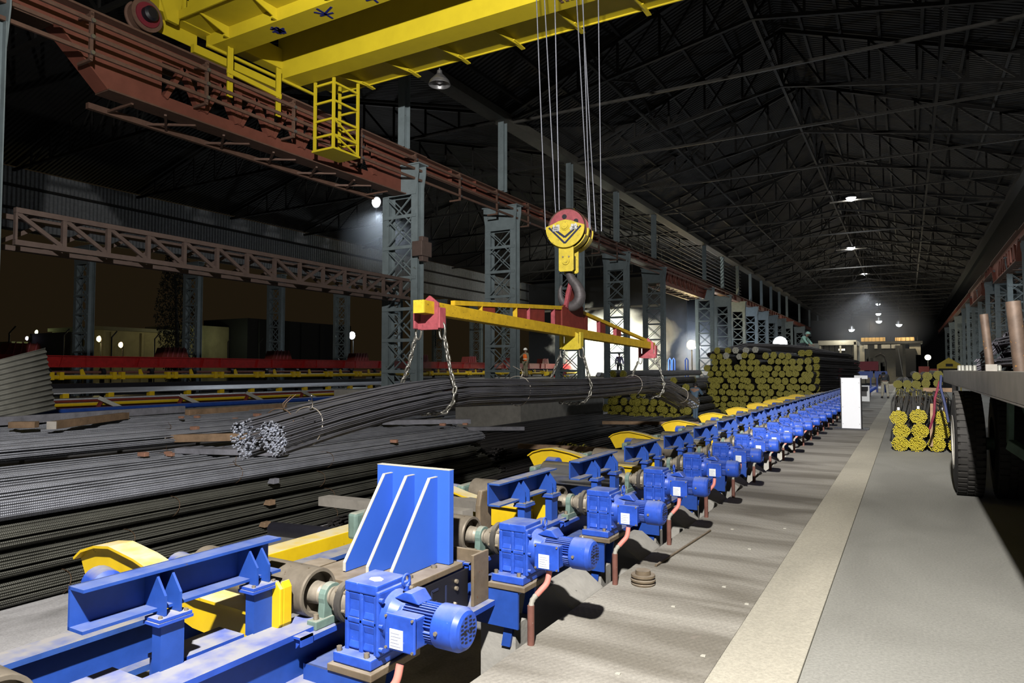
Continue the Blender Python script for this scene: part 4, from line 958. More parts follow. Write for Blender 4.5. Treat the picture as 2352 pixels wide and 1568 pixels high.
# upright stop plate ----------------------------------------------------
t = empty('stop_plate', (-2.6, 3.1, .44)); tag(t, 'upright bright blue stop plate with three sloping ribs on a rusty base', 'stop plate')
BP = M['blue_plate']
MB().box(-.28, .27, .20, .245, .025, .57).build('upright_plate', BP, t, bevel=.003)
MB().box(-.28, .27, .199, .246, .570, .573).build('top_edge', M['cream_edge'], t)
for xx in (-.165, .005, .175):
    MB().prism([(.20, .025), (-.20, .025), (-.20, .075), (.13, .525), (.20, .525)], 'x', xx - .009, xx + .009).build('rib', BP, t, bevel=.0015)
    MB().bar((xx, -.202, .03), (xx, -.202, .078), .018, .004, up=(0, 1, 0)).bar((xx, -.202, .076), (xx, .130, .528), .019, .005, up=(0, -1, 1)).bar((xx, .13, .528), (xx, .2, .528), .019, .004).build('rib_edge', M['cream_edge'], t)
bp = MB().box(-.36, .30, -.32, .30, -.012, .022).build('base_plate', M['rustplate'], t, bevel=.005)
for xx, yy in ((.22, -.1), (.22, .12), (-.3, .1)): MB().cyl((xx, yy, .022), (xx, yy, .037), .018, 6).build('bolt', M['bolt'], t)
MB().box(-.58, .22, -.42, -.33, -.03, .0).box(-.56, -.42, -.34, .0, -.03, .005).build('bearer', M['rustplate'], t, bevel=.004)
MB().box(.30, .315, -.33, .33, -.25, -.02).build('dark_skirt', M['black'], t)
m = MB()
def letter(ch, ox, oz, s):
    S = {'D': [[(0, 0), (0, 1)], [(0, 1), (.5, .8), (.5, .2), (0, 0)]], 'R': [[(0, 0), (0, 1)], [(0, 1), (.5, .85), (.5, .6), (0, .5)], [(.15, .5), (.5, 0)]], 'K': [[(0, 0), (0, 1)], [(.5, 1), (0, .45)], [(.1, .5), (.5, 0)]], 'E': [[(.5, 0), (0, 0), (0, 1), (.5, 1)], [(0, .5), (.4, .5)]], 'I': [[(.2, 0), (.2, 1)]]}[ch]
    for st in S:
        for a, b in zip(st, st[1:]): m.bar((.317, ox + a[0] * s, oz + a[1] * s * 1.1), (.317, ox + b[0] * s, oz + b[1] * s * 1.1), .012, .004, up=(1, 0, 0))
for i, ch in enumerate('DKEI'): letter(ch, -.25 + i * .11, -.19, .12)
m.build('raised_lettering', mat('dim_navy', (.03, .04, .10), .5), t)
MB().box(.335, .355, .33, .50, -.24, .06).box(.12, .34, .44, .46, -.02, .06).build('side_post', M['rustplate'], t, bevel=.004)
for zz in (-.06, -.10): MB().cyl((.315, .2, zz), (.33, .2, zz), .012, 10).build('bolt', M['bolt'], t)
# keep the two beams beyond

# conduits and hoses -----------------------------------------------------
def make_conduit():
    t = empty('conduit_pipe', (-1.93, 3.56, 0)); 
    MB().cyl((0, 0, 0), (0, 0, .225), .021, 18).build('steel_pipe', M['pipe'], t)
    pts, rr = smooth([(-.0, .0, .2, ), (.0, .02, .25), (.035, .05, .30), (.065, .08, .345), (.07, .10, .41)], [.013, .013, .014, .0145, .0145], 5)
    n = int(len(pts) * .42)
    MB().tube(pts[:n + 1], [.0155 + (.002 if k % 2 else -.001) for k in range(n + 1)], 12).build('hose_sleeve', M['hose_grey'], t)
    MB().tube(pts[n:], .0175, 14).build('hose', M['hose'], t)
    return t
cd = make_conduit(); cd.location = (-1.93, place(1) - .20, 0); CT = snapshot(cd); tag(cd, 'brown upright conduit pipe with salmon hose nearest the camera', 'conduit')
c_ = copy_tree(CT, (-1.96, place(0) - .20, -.06), label='salmon hose and conduit half cut by the bottom edge below the nearest motor')
for k in range(2, NM):
    copy_tree(CT, (-1.92, place(k) - .24, 0), label=('brown conduit pipe with salmon hose serving the %s gear motor from the camera' % ['', '', 'third', 'fourth', 'fifth', 'sixth', 'seventh', 'eighth', 'ninth', 'tenth', 'eleventh', 'twelfth'][k]) if k < 12 else 'small conduit pipe far along the motor row', group=None if k < 12 else 'far conduit pipes')
# concrete blocks between the motors
t0 = None
for k in range(1, 26):
    lb = ('cast concrete block in the floor edge just beyond the %s motor' % ['', 'second', 'third', 'fourth', 'fifth', 'sixth', 'seventh', 'eighth', 'ninth'][k]) if k < 9 else 'small concrete block between far motors'
    if t0 is None:
        t0 = MB().prism([(-.50, -.65), (.0, -.65), (.0, .0), (-.17, .12), (-.50, .12)], 'y', 0, .56).build('concrete_block', M['concrete'], bevel=.02); o = t0
    else: o = t0.copy(); COL.objects.link(o)
    o.location = (-1.972, place(k) + .46, 0); tag(o, lb, 'concrete block', None if k < 9 else 'far concrete blocks')
# pulley disc and rod lying on the walkway
t = empty('pulley_disc', (-1.74, 4.97, 0)); tag(t, 'stack of rusty grooved pulley discs lying by the second conduit pipe', 'pulley')
MB().lathe([(0, .085), (.012, .09), (.016, .078), (.026, .078), (.03, .092), (.042, .092), (.046, .078), (.056, .078), (.06, .09), (.075, .088)], (0, 0, 0), (0, 0, 1), 36).build('grooved_wheel', M['rustplate'], t)
MB().lathe([(0, .058), (.03, .055)], (0, 0, .075), (0, 0, 1), 30).build('hub', M['rustplate'], t)
t = MB().cyl((-1.80, 5.45, .012), (-1.72, 6.9, .012), .010, 8).build('steel_rod', M['rustplate']); tag(t, 'thin rusty rod lying along the walkway edge', 'rod')
rnd = random.Random(4)
for k in range(8):
    x, y = [(-1.35, 3.45), (-1.2, 5.2), (-1.02, 3.9), (-1.1, 7.4), (-1.4, 4.6), (-1.25, 6.4), (-.98, 4.9), (-1.55, 7.1)][k]
    s_ = .012; o = MB().prism([(-s_, -s_), (s_ * 1.2, -s_ * .8), (s_, s_), (-s_ * .7, s_ * .8)], 'z', 0, .006).build('paper_scrap', M['cream_edge']); o.location = (x, y, .001); tag(o, 'tiny pale scrap lying on the dusty walkway', 'scrap', 'scraps on the walkway')
# white cabinet
t = empty('control_cabinet', (-1.32, 20.5, 0)); tag(t, 'tall plain white control cabinet at the end of the near motor row', 'cabinet')
MB().box(-.23, .23, -.02, .28, .03, 1.36).build('body', M['white'], t, bevel=.005)
MB().box(-.25, -.23, -.04, .28, .02, 1.38).box(.23, .25, -.04, .28, .02, 1.38).build('frame', M['black'], t)
MB().box(-.25, .25, -.03, .3, 1.36, 1.385).build('top', M['white'], t)
MB().box(-.42, .42, -.15, .4, 0, .03).build('base_plate', M['black'], t)
for xx in (-.20, .20):
    for zz in (.15, .6, 1.25): MB().cyl((xx, -.02, zz), (xx, -.025, zz), .008, 8).build('screw', M['black'], t)
t = empty('control_cabinet', (-1.55, 30.5, .35)); tag(t, 'small grey cabinet with dark window behind the white one', 'cabinet')
MB().box(-.25, .25, 0, .3, 0, .62).build('body', M['label_white'], t); MB().box(-.16, .16, -.01, 0, .2, .42).build('window', M['black'], t)
t = MB().box(-1.62, -1.2, 27, 27.3, 1.28, 1.40).box(-1.45, -1.40, 27.1, 27.15, 0, 1.3).build('sign_box', M['label_white']); tag(t, 'small white lit box peeking out behind the white cabinet', 'box')

# ------------------------------------------------------------------ dark bar bundles stacked on the yard floor
rnd = random.Random(11)
def straight(name, L_, rx, rz, r, seed, mats, sag=0, ragged=.05, n=5, segs=6, wav=.0, ends=.05):
    path = [(0, L_ * i / segs, -sag * math.sin(math.pi * i / segs)) for i in range(segs + 1)]
    return bundle_mesh(name, path, rx, rz, r, seed, mats, n=n, ragged=ragged, wav=wav, ends=ends)
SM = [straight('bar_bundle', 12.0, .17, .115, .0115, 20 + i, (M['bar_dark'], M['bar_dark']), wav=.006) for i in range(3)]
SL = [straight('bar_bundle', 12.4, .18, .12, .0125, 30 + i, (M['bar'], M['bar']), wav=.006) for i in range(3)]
# right-hand face of the pile: four courses
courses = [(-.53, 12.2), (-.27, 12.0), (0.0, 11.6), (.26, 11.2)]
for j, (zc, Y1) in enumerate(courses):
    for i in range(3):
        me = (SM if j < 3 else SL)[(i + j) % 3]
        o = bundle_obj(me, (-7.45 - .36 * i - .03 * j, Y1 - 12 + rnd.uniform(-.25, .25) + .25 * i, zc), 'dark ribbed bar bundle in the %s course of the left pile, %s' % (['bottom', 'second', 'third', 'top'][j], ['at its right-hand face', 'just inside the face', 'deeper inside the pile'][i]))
        o.rotation_euler.z = R(rnd.uniform(-.25, .25))
        if i == 0:
            tie(o, 0, 3.6 + 1.0 * j, 0, .17, .115, j == 3, 'wire', .004, j); tie(o, 0, 7.3 + .3 * j, 0, .17, .115, False, 'wire', .004, j)
# upper surface running back to the left
k = 0
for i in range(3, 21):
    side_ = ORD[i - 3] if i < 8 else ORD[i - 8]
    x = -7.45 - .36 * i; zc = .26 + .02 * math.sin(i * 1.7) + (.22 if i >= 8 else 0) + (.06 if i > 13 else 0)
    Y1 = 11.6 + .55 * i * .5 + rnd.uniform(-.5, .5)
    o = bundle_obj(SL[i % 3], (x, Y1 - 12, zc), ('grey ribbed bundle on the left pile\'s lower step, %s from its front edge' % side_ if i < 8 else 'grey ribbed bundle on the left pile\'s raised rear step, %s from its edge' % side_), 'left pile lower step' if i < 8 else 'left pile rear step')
    o.rotation_euler.z = R(rnd.uniform(-.5, .5))
    if i in (4, 6, 10, 13): tie(o, 0, [6.4, 5.0, 4.6, 6.8][(4, 6, 10, 13).index(i)] , 0, .18, .12, True, 'wire', .004, i)
# bundle lying on top near the pile's left, and the hump behind
o = bundle_obj(straight('bar_bundle', 5, .15, .14, .0125, 77, (M['bar_dark'], M['bar_dark']), wav=.01), (-10.7, 10.7, .78), 'single dark bundle lying on the pile behind the lifted load, near the concrete wall'); tie(o, 0, 4.2, 0, .15, .14, False, 'wire_light', .004, 3)
# timbers and packing
def beam(name, a, b, w, h, mt, label, cat='timber', ends=None):
    a = Vector(a); b = Vector(b); m = MB(); m.bar(a, b, w, h); o = m.build(name, mt, bevel=.006); tag(o, label, cat)
    if ends: MB().bar(a - (b - a).normalized() * .004, a + (b - a).normalized() * .01, w * 1.01, h * 1.01).build('cut_end', ends, o)
    return o
beam('timber_beam', (-10.3, 6.75, .50), (-9.0, 7.75, .52), .13, .12, M['timber'], 'square brown timber with pale cut end left of the lifted bundle ends', ends=M['timber_end'])
beam('timber_beam', (-9.3, 6.3, .42), (-7.7, 6.85, .42), .22, .08, M['timber_grey'], 'flat grey plank on the pile right below the lifted bundle ends')
beam('timber_beam', (-12.8, 5.0, .76), (-13.78, 9.4, .74), .14, .14, M['timber_grey'], 'long dark grey timber beam beneath the corrugated sheet')
beam('timber_beam', (-11.5, 5.63, .74), (-12.88, 7.6, .73), .14, .12, M['timber'], 'brown square timber with pale end on the rear step of the pile', ends=M['timber_end'])
beam('timber_beam', (-12.3, 5.42, .73), (-12.0, 5.66, .73), .14, .1, M['timber'], 'short wooden block on the rear step at the left edge')
beam('timber_beam', (-12.9, 8.9, .72), (-13.5, 12.0, .70), .12, .12, M['timber'], 'brown timber behind the long grey one')
beam('timber_beam', (-9.9, 11.5, .46), (-8.4, 12.7, .46), .18, .10, M['timber_grey'], 'blue-grey plank near the far end of the left pile')
for i, (y, z) in enumerate([(6.25, .13), (6.19, -.14), (6.12, -.41)]):
    o = MB().prism([(-.02, -.03), (.10, -.03), (.10, .035), (.02, .035)], 'y', 0, .10).build('packing_block', [M['timber_grey'], M['timber'], M['timber']][i], bevel=.004); o.location = (-7.33, y, z); tag(o, 'small wooden packing block between courses of the left pile, %s of three' % ['highest', 'middle', 'lowest'][i], 'block')
for i, (x, y, z) in enumerate([(-12.2, 8.3, .66), (-12.0, 8.5, .66), (-11.6, 9.6, .64), (-9.2, 5.7, .40), (-9.1, 6.0, .40), (-8.9, 5.9, .40), (-11.9, 9.3, .58), (-12.9, 12.0, .6), (-10.5, 7.4, .58), (-8.2, 12.2, .42), (-8.5, 11.8, .42), (-7.4, 8.9, .39)]):
    s_ = .05 + .03 * rnd.random(); o = MB().prism([(-s_, -s_ * .7), (s_, -s_ * .5), (s_ * .8, s_ * .6), (-s_ * .6, s_ * .8)], 'z', 0, s_ * .8).build('brick_fragment', M['brick'], bevel=.006); o.location = (x, y, z); tag(o, 'reddish broken brick fragment lying on the bar pile', 'brick', 'brick fragments on the pile')
# corrugated sheet leaning at the left
m = MB(); N_ = 96; vs = []; fs = []
for j in range(N_ + 1):
    u = j / N_; zz = u * .90; off = .022 * math.sin(u * 2 * math.pi * 12)
    for i in range(3): vs.append((off - .03 * i * 0, i * .8, zz + .20 * (i / 2) * 1.0 * u + .02 * i * 0))
for j in range(N_):
    for i in range(2): a = j * 3 + i; fs.append((a, a + 1, a + 4, a + 3))
m._add(vs, fs, True); o = m.build('corrugated_sheet', M['sheet']); o.location = (-13.0, 4.85, .62); so = o.modifiers.new('solid', 'SOLIDIFY'); so.thickness = .004; o.rotation_euler = (R(10), 0, 0); tag(o, 'grey corrugated metal sheet standing on the pile at the left edge', 'sheet')

# second spread of dark bundles, middle ground
BF = [straight('bar_bundle', 12.0, .17, .13, .016, 40 + i, (M['bar_far'], M['yellow_end_dim']), wav=.01, ragged=.12) for i in range(2)]
BE = [straight('bar_bundle', 12.0, .16, .12, .016, 44 + i, (M['bar_far'], M['bar_far']), wav=.012, ragged=.15) for i in range(2)]
for i in range(16):
    x = -5.2 - .38 * i; row = 'nearer' if i < 9 else 'farther'
    if i < 6: y0 = 13.2 + .25 * i; me = BF[i % 2]
    else: y0 = 12.6 + rnd.uniform(-.4, .4); me = BE[i % 2]
    for j in range(2):
        o = bundle_obj(me, (x - .1 * j, y0 + j * .4, -.50 + .27 * j), 'low dark bundle on the yard floor in front of the concrete wall' if i >= 6 else 'low bundle with yellow near end just behind the yellow transfer arms', 'low dark bundles' if i >= 6 else 'low yellow-ended bundles')
        o.rotation_euler.z = R(rnd.uniform(-.25, .25))
beam('timber_beam', (-10.7, 15.6, -.02), (-9.2, 16.6, -.02), .2, .1, M['timber_grey'], 'blue-grey plank across the low bundles by the wall')
beam('timber_beam', (-7.2, 12.75, -.02), (-5.3, 12.95, -.02), .13, .1, M['timber'], 'brown timber packing below the low yellow-ended bundles')
beam('timber_beam', (-8.3, 20.0, -.05), (-5.6, 21.2, -.05), .16, .1, M['timber'], 'rusty brown bar laid across the low bundles before the small yellow stack')
beam('timber_beam', (-6.3, 9.2, -.4), (-5.2, 9.4, -.4), .13, .12, M['timber'], 'short brown timber end sticking out under the left pile')
o = bundle_obj(straight('bar_bundle', 3.0, .2, .14, .014, 55, (M['bar_dark'], M['bar_dark'])), (-5.9, 7.9, -.42), 'stray dark bundle end low behind the stop plate')
SB = straight('bar_bundle', 6.0, .17, .13, .016, 49, (M['bar_far'], M['bar_far']), wav=.012, ragged=.15)
for i in range(4): 
    o = bundle_obj(SB, (-5.5 - .4 * i, 6.0 + .3 * i, -.50), 'dark bundle low on the floor right of the left pile', 'floor bundles right of the pile')

# ------------------------------------------------------------------ yellow-ended stacks
def far_bundle(seed, bend=None, L_=12.0, R_=.152, mats=None):
    path = []; 
    for i in range(9):
        u = i / 8; dx = dz = 0
        if bend: dx, dz = bend(u)
        path.append((dx, L_ * u, dz))
    return bundle_mesh('yellow_ended_bundle', path, R_, R_ * random.Random(seed).uniform(.92, 1.1), .0145, seed, mats or (M['bar_far'], M['yellow_end_dim']), n=5, ragged=.05, ends=.12)
FB = [far_bundle(60 + i) for i in range(4)]; FW = [far_bundle(70, mats=(M['bar_far'], M['white_end']))]
rnd = random.Random(3)
cnt = 0
def ybund(me, x, y, z, label, group):
    o = bundle_obj(me, (x, y, z), label, group, 'yellow_ended_bundle'); o.rotation_euler = (R(rnd.uniform(-.1, .1)), rnd.uniform(-.1, .1) * 0, R(rnd.uniform(-.6, .6))); o.scale = (rnd.uniform(.92, 1.08), 1, rnd.uniform(.92, 1.08)); return o
# tall stack 11 courses
for j in range(12):
    z = -.50 + j * .272; n = 15 if j < 9 else (14 if j == 9 else (12 if j == 10 else 5))
    for i in range(n):
        x = -7.82 + i * .297 + (.15 if j % 2 else 0) + rnd.uniform(-.05, .05)
        if j >= 9: x += .1
        if j in (9, 10) and i in (7, 3): continue
        if j == 11: x = -7.5 + i * .42
        y = 31.4 + rnd.uniform(-.2, .25) + (.35 if j > 8 else 0)
        white = j >= 10 and 2 <= i <= 4
        if j >= 10: g = 'tall stack top courses'; lb = 'dusty-ended bundle in the top courses of the tall stack'
        elif j >= 5: g = 'tall stack upper half'; lb = 'yellow-ended bundle in the upper half of the tall stack'
        else: g = 'tall stack lower half'; lb = 'yellow-ended bundle in the lower half of the tall stack'
        pl = ['left', 'middle', 'right'][min(2, int(i * 3 / n))]; g = '%s %s' % (g, pl + ' third, course %d' % (j + 1)); lb = 'yellow-ended bundle in the %s third of the tall stack, %s course from the ground' % (pl, ORD[j])
        if j >= 10: lb = lb.replace('yellow-ended', 'dusty-ended')
        if white: lb = 'pale-ended bundle at the very top of the tall stack'; g = 'pale ends on the tall stack'
        ybund(FW[0] if white else FB[rnd.randrange(4)], x, y, z + rnd.uniform(-.03, .03), lb, g)
# bundles bulging out past the right side of the tall stack
bulge = far_bundle(90, bend=lambda u: (.9 * math.sin(u * math.pi * .9) ** 2 + .5 * u, -.15 * u), R_=.17)
for j in range(10):
    for i in range(2):
        o = bundle_obj(bulge, (-3.45 - i * .3 + rnd.uniform(-.06, .06) - (.3 if j > 8 else 0), 32.6 + rnd.uniform(-.3, .3) + i * .5, -.45 + j * .31), 'bent dark bundle bulging out at the right side of the tall stack, %s course up' % ORD[j], 'bulging bundles, course %d' % (j + 1))
# hump of long bars over the top
o = bundle_obj(bundle_mesh('bar_bundle', [(-8.0, 33.2, 2.30), (-7.5, 34, 2.5), (-7.0, 35, 2.72), (-5.5, 36.2, 2.7), (-4.4, 37, 2.6), (-3.2, 38, 2.3)], .5, .2, .03, 5, (M['bar_far'], M['bar_far']), n=5), label='dark hump of long bars crossing the top of the tall stack')
# small stack
SB4 = [far_bundle(110 + i, L_=4.0) for i in range(3)]
for j in range(5):
    n = [12, 12, 12, 11, 9][j]
    for i in range(n):
        x = -10.6 + i * .31 + (.15 if j % 2 else 0) + rnd.uniform(-.04, .04)
        if j == 4 and i in (3, 6): continue
        ybund(SB4[rnd.randrange(3)], x, 25.9 + rnd.uniform(-.15, .2), -.50 + j * .275 + rnd.uniform(-.02, .03), 'yellow-ended bundle in the %s third of the low stack, %s course from the ground' % (['left', 'middle', 'right'][min(2, int(i * 3 / n))], ORD[j]), 'low stack %s third, course %d' % (['left', 'middle', 'right'][min(2, int(i * 3 / n))], j + 1))
SHB = [far_bundle(95 + i, L_=2.9) for i in range(2)]
for i, (x, z, y) in enumerate([(-10.9, 1.42, 27.5), (-10.45, 1.42, 27.5), (-8.15, 1.16, 27.1), (-7.6, .90, 26.9), (-8.55, .90, 27.0)]):
    ybund(FB[i % 4] if i < 2 else SHB[i % 2], x, y, z, ['left of the pair of yellow ends above the lifted load', 'right of the pair of yellow ends above the lifted load', 'yellow bundle end right of the far chain', 'lowest yellow end right of the far chain', 'yellow end half hidden behind the far tail of the lifted load'][i], None)
for j in range(4):
    for i in range(6): bundle_obj(BE[(i + j) % 2], (-11.3 + .42 * i, 30.8 + .3 * j, -.5 + .3 * j + (.25 if i < 5 else 0)), 'long dark bundle lying behind the low yellow stack', 'dark bundles behind the low stack')
for i in range(6): bundle_obj(BE[i % 2], (-11.2 + .42 * i, 30.9, .98 + .06 * math.sin(i)), 'long dark bundle on the top course behind the low yellow stack', 'dark top bundles behind the low stack')

# ------------------------------------------------------------------ bundles beside the truck
def rb(seed, mats, k=1.0, L_=11.0, hump=.30):
    pts = [(0, 0, 0), (0.01, .25, .02), (.03, .7, hump * .45), (.05, 1.3, hump * .9), (.06, 2.1, hump), (.05, 3.4, hump * .85), (.0, 6, hump * .7), (0, L_, hump * .5)]
    return bundle_mesh('yellow_ended_bundle', pts, .168 * k, .155 * k, .0108 * k, seed, mats, n=6, ragged=.045, ends=.05, er=.92, sp=1.2, flare=[1, 1, 1.1, 1.25, 1.25, 1.2, 1.15, 1.1])
gm = mat('grey_bar_steel', (.17, .165, .155), .5, .45, noise=.3, scale=3)
RB = [rb(80 + i, (gm, M['yellow_end'])) for i in range(3)]; RBl = [rb(84 + i, (gm, M['yellow_end']), hump=.02) for i in range(2)]
pos = [(-.16, .66, 'top left'), (.175, .69, 'top middle'), (.56, .67, 'top right'), (-.12, .40, 'middle left'), (.20, .41, 'centre'), (.56, .40, 'middle right'), (-.14, .15, 'bottom left'), (.14, .15, 'bottom, second from left'), (.47, .16, 'bottom, third from left'), (.80, .16, 'bottom right, half behind the tyre')]
for i, (x, z, w) in enumerate(pos):
    o = bundle_obj(RB[i % 3] if z > .5 else RBl[i % 2], (x, 15.5 + .05 * (i % 3), z), 'bright yellow-ended bundle beside the truck tyre, %s of its stack' % w, None, 'yellow_ended_bundle')
    if z > .6: MB().box(-.02, .02, -.03, -.02, .15, .20).build('paper_tag', M['white'], o)
o = beam('timber_beam', (.38, 15.55, .12), (.40, 15.5, .95), .05, .05, M['timber'], 'upright wooden batten between the bundles beside the truck')
o = beam('timber_beam', (.35, 20.2, 1.1), (1.0, 20.1, 1.1), .14, .1, M['timber'], 'brown timber across the bundles next to the truck bed corner')
for i, (x, z, w) in enumerate([(.28, 1.38, 'top left'), (.60, 1.38, 'top middle'), (.92, 1.42, 'top right'), (-.28, 1.10, 'second row, far left'), (-.0, 1.10, 'second row, second'), (.27, 1.1, 'second row, third'), (.55, 1.14, 'second row, fourth'), (.9, 1.14, 'second row, far right'), (-.22, .84, 'bottom row, far left'), (.06, .84, 'bottom row, second'), (.38, .86, 'bottom row, third'), (.66, .86, 'bottom row, fourth'), (.95, .86, 'bottom row, far right')]):
    ybund(FB[i % 4], x, 27.2 + .1 * (i % 3), z, 'yellow-ended bundle in the farther roadside stack, %s' % w, None)
t = MB().box(-.4, 1.2, 27.5, 27.8, 0, .68).build('bearer_block', M['timber']); tag(t, 'timber bearer under the farther roadside stack', 'timber')

# ------------------------------------------------------------------ cooling bed lines on the left
t = empty('bed_beam', (-24, 6, 1.7)); tag(t, 'long dark red beam running across the left background', 'beam')
MB().box(-.02, .02, 0, 60, 0, .36).build('web', M['bed_red'], t); MB().box(-.02, .12, 0, 60, .34, .37).box(-.02, .12, 0, 60, -.02, .01).build('flanges', M['bed_red'], t)
bx = None
for k in range(22):
    y = .8 + k * 2.6
    MB().prism([(y - .09, .0), (y + .09, .0), (y, .36)], 'x', .02, .09).build('red_rib', M['bed_red'], t)
    MB().box(.0, .06, y + .75, y + .80, .0, .34).build('stiffener', M['bed_red'], t)
for k in range(9):
    y = 10.9 + k * 5.1
    if bx is None:
        b0 = empty('hood_frame', (-24.2, y, 2.07)); MB().prism([(-.55, 0), (.55, 0), (.42, .36), (-.42, .36)], 'x', -.25, .25).build('hood', M['spread_red'], b0)
        for q_ in (-.3, -.1, .1, .3): MB().bar((.27, q_ - .05, 0), (.27, q_ + .03, .40), .03, .03).build('hood_rib', M['pink_red'], b0)
        bx = snapshot(b0); o = b0
    else: o = copy_tree(bx, (-24.2, y, 2.07))
    tag(o, 'small dark red hood standing on the red beam, %s from the left' % ORD[k], 'hood')
t = empty('roller_shaft', (-23.6, 6, 1.52)); tag(t, 'long brown shaft with collars below the dark red beam', 'shaft')
MB().cyl((0, 0, 0), (0, 50, 0), .05, 10).build('shaft', M['pipe'], t)
cm = MB().cyl((0, -.06, 0), (0, .06, 0), .13, 14).box(-.06, .06, -.04, .04, -.9, -.05).mesh('collar', M['black'])
for k in range(24): o = bpy.data.objects.new('collar', cm); COL.objects.link(o); o.parent = t; o.location = (0, 2 + k * 1.7, 0)
t = empty('clamp_tube', (-22.6, 5, 1.37)); tag(t, 'bright yellow tube with clamps running across the left background', 'tube')
MB().cyl((0, 0, 0), (0, 45, 0), .075, 12).build('tube', M['yellow'], t)
cm = MB().box(-.1, .1, -.06, .06, -.12, .12).mesh('clamp', M['yellow']); fm = MB().prism([(-.08, 0), (.08, 0), (-.02, .22), (-.1, .2)], 'x', -.02, .02).mesh('finger', M['yellow'])
for k in range(22):
    for d_, mm, nn in ((0, cm, 'clamp'), (.28, cm, 'clamp'), (.95, fm, 'finger')):
        o = bpy.data.objects.new(nn, mm); COL.objects.link(o); o.parent = t; o.location = (0, 2.2 + k * 1.9 + d_, .04)
t = MB().box(-22.4, -22.1, 4, 50, .9, 1.18).build('bed_skirt', M['black']); tag(t, 'dark beam below the yellow clamp tube', 'beam')
m = MB()
for i in range(40): m.cyl((-22.0 + i * .045, 5, 1.02 - .002 * i), (-22.0 + i * .045, 44, 1.02 - .002 * i), .02, 6)
silver = mat('fresh_bar_silver', (.75, .77, .82), .35, .6, noise=.25, scale=2, kind='bar')
tag(m.build('bar_layer', silver), 'silvery layer of fresh bars spread on the cooling bed', 'bars', kind='stuff')
m = MB()
for i in range(10): m.cyl((-19.6 + i * .05, 5, .82), (-19.6 + i * .05, 34, .80), .02, 6)
tag(m.build('bar_layer', silver), 'narrow lower strand of bars on slanted arms in the left background', 'bars', kind='stuff')
sm_ = MB().box(-.08, .08, -.08, .08, 0, .14).mesh('yellow_stop', M['yellow'])
for k in range(22):
    o = bpy.data.objects.new('yellow_stop', sm_); COL.objects.link(o); o.location = (-20.3, 6.5 + k * 1.25, .80); tag(o, 'small yellow stop block under the silvery bar layer', 'block', 'yellow stops on the cooling bed')
t = MB().box(-20.4, -20.2, 4, 40, .45, .8).build('bed_rail', M['spread_red']); tag(t, 'dark red rail under the silvery bar layer', 'rail')
t = MB().cyl((-18.9, 5, .69), (-18.9, 30, .69), .05, 10).build('bed_shaft', M['yellow'])
tag(t, 'thin yellow shaft low on the cooling bed', 'shaft')
am_ = None
for k in range(10):
    y = 8.2 + k * 2.35
    if am_ is None:
        b0 = empty('slant_arm', (-18.5, y, .5)); MB().bar((-.2, -.25, .36), (.1, .25, .05), .06, .10).box(.02, .1, .15, .23, -1.15, .1).build('arm', M['sheet'], b0); MB().bar((-.25, -.3, .0), (-.25, -.42 + .3, .32), .06, .08).build('red_lever', M['spread_red'], b0); am_ = snapshot(b0); o = b0
    else: o = copy_tree(am_, (-18.5, y, .5))
    tag(o, 'slanted grey arm with red lever on the cooling bed, %s from the left' % ORD[k], 'arm')
t = MB().cyl((-17.6, 5, .60), (-17.6, 28, .60), .07, 12).build('blue_pipe', M['blue']); tag(t, 'long blue pipe low in front of the cooling bed', 'pipe')
t = MB().cyl((-17.3, 5, .50), (-17.3, 24, .50), .04, 10).build('grey_pipe', M['sheet']); tag(t, 'thin grey pipe under the long blue one', 'pipe')
t = MB().box(-30, -22.45, 4, 50, .3, .5).build('bed_platform', M['black']); tag(t, 'dark platform behind the cooling bed lines', 'platform')

# machinery behind the columns in the middle distance
rnd = random.Random(21)
def clutter(x, y, z, cols, label, n=9, s=.35):
    t = empty('mill_machine', (x, y, z)); tag(t, label, 'machine')
    for k in range(n):
        a = rnd.uniform(-s * 2.2, s * 2.2); c = rnd.choice(cols); h = rnd.uniform(.2, 1) * s
        if k % 3: MB().box(a - s * .25, a + s * .25, -.2, .2, 0 if k % 2 else h * .4, h * 1.6).build('housing', M[c], t, bevel=.01)
        else: MB().cyl((a, -.3, h), (a, .3, h), h * .5, 14).build('drum', M[c], t)
clutter(-19.0, 38.5, 1.13, ['black', 'bed_red', 'yellow', 'hook_yellow'], 'low black and yellow machine right of the worker in the orange vest')
clutter(-18, 44, 1.0, ['sheet', 'spread_red', 'white'], 'small red and grey machinery behind the hook column', s=.3)
clutter(-17.2, 47, 1.0, ['far_wall', 'label_white', 'sheet'], 'pale grey machine with legs in front of the steam', s=.35)
clutter(-18, 70, 1.2, ['green', 'sheet', 'far_wall', 'label_white'], 'jumble of green and grey valves left of the amber floodlight', n=14, s=.55)
for i, x in enumerate((-16.0, -15.7, -14.7)):
    t = MB().tube([(x, 52, .8), (x, 52, 2.35), (x + .1, 52, 2.5), (x + .2, 52, 2.35), (x + .2, 52, .8)], .05, 8).build('blue_pipe_loop', M['blue_plate']); tag(t, 'tall bright blue pipe loop below the amber floodlight, %s' % ['left one', 'right one', 'single one at the column'][i], 'pipe')
t = MB().cyl((-12.9, 41.02, 5.6), (-28, 41.02, 5.5), .08, 10).build('cross_pipe', M['palecloth']); tag(t, 'pale horizontal pipe crossing behind the hook at half height', 'pipe')
# back walls of the mill bay
t = MB().box(-36, -18.5, 66, 66.3, -.6, 11).build('mill_screen', mat('mill_screen_grey', (.022, .024, .027), .8, noise=.25, scale=.6)); tag(t, 'grey sheet wall closing the mill bay behind the columns', 'wall')
t = MB().box(-12.4, -4.6, 112, 113, -.6, 9).build('mill_screen', M['far_dark']); tag(t, 'dark screen behind the far mill', 'wall')

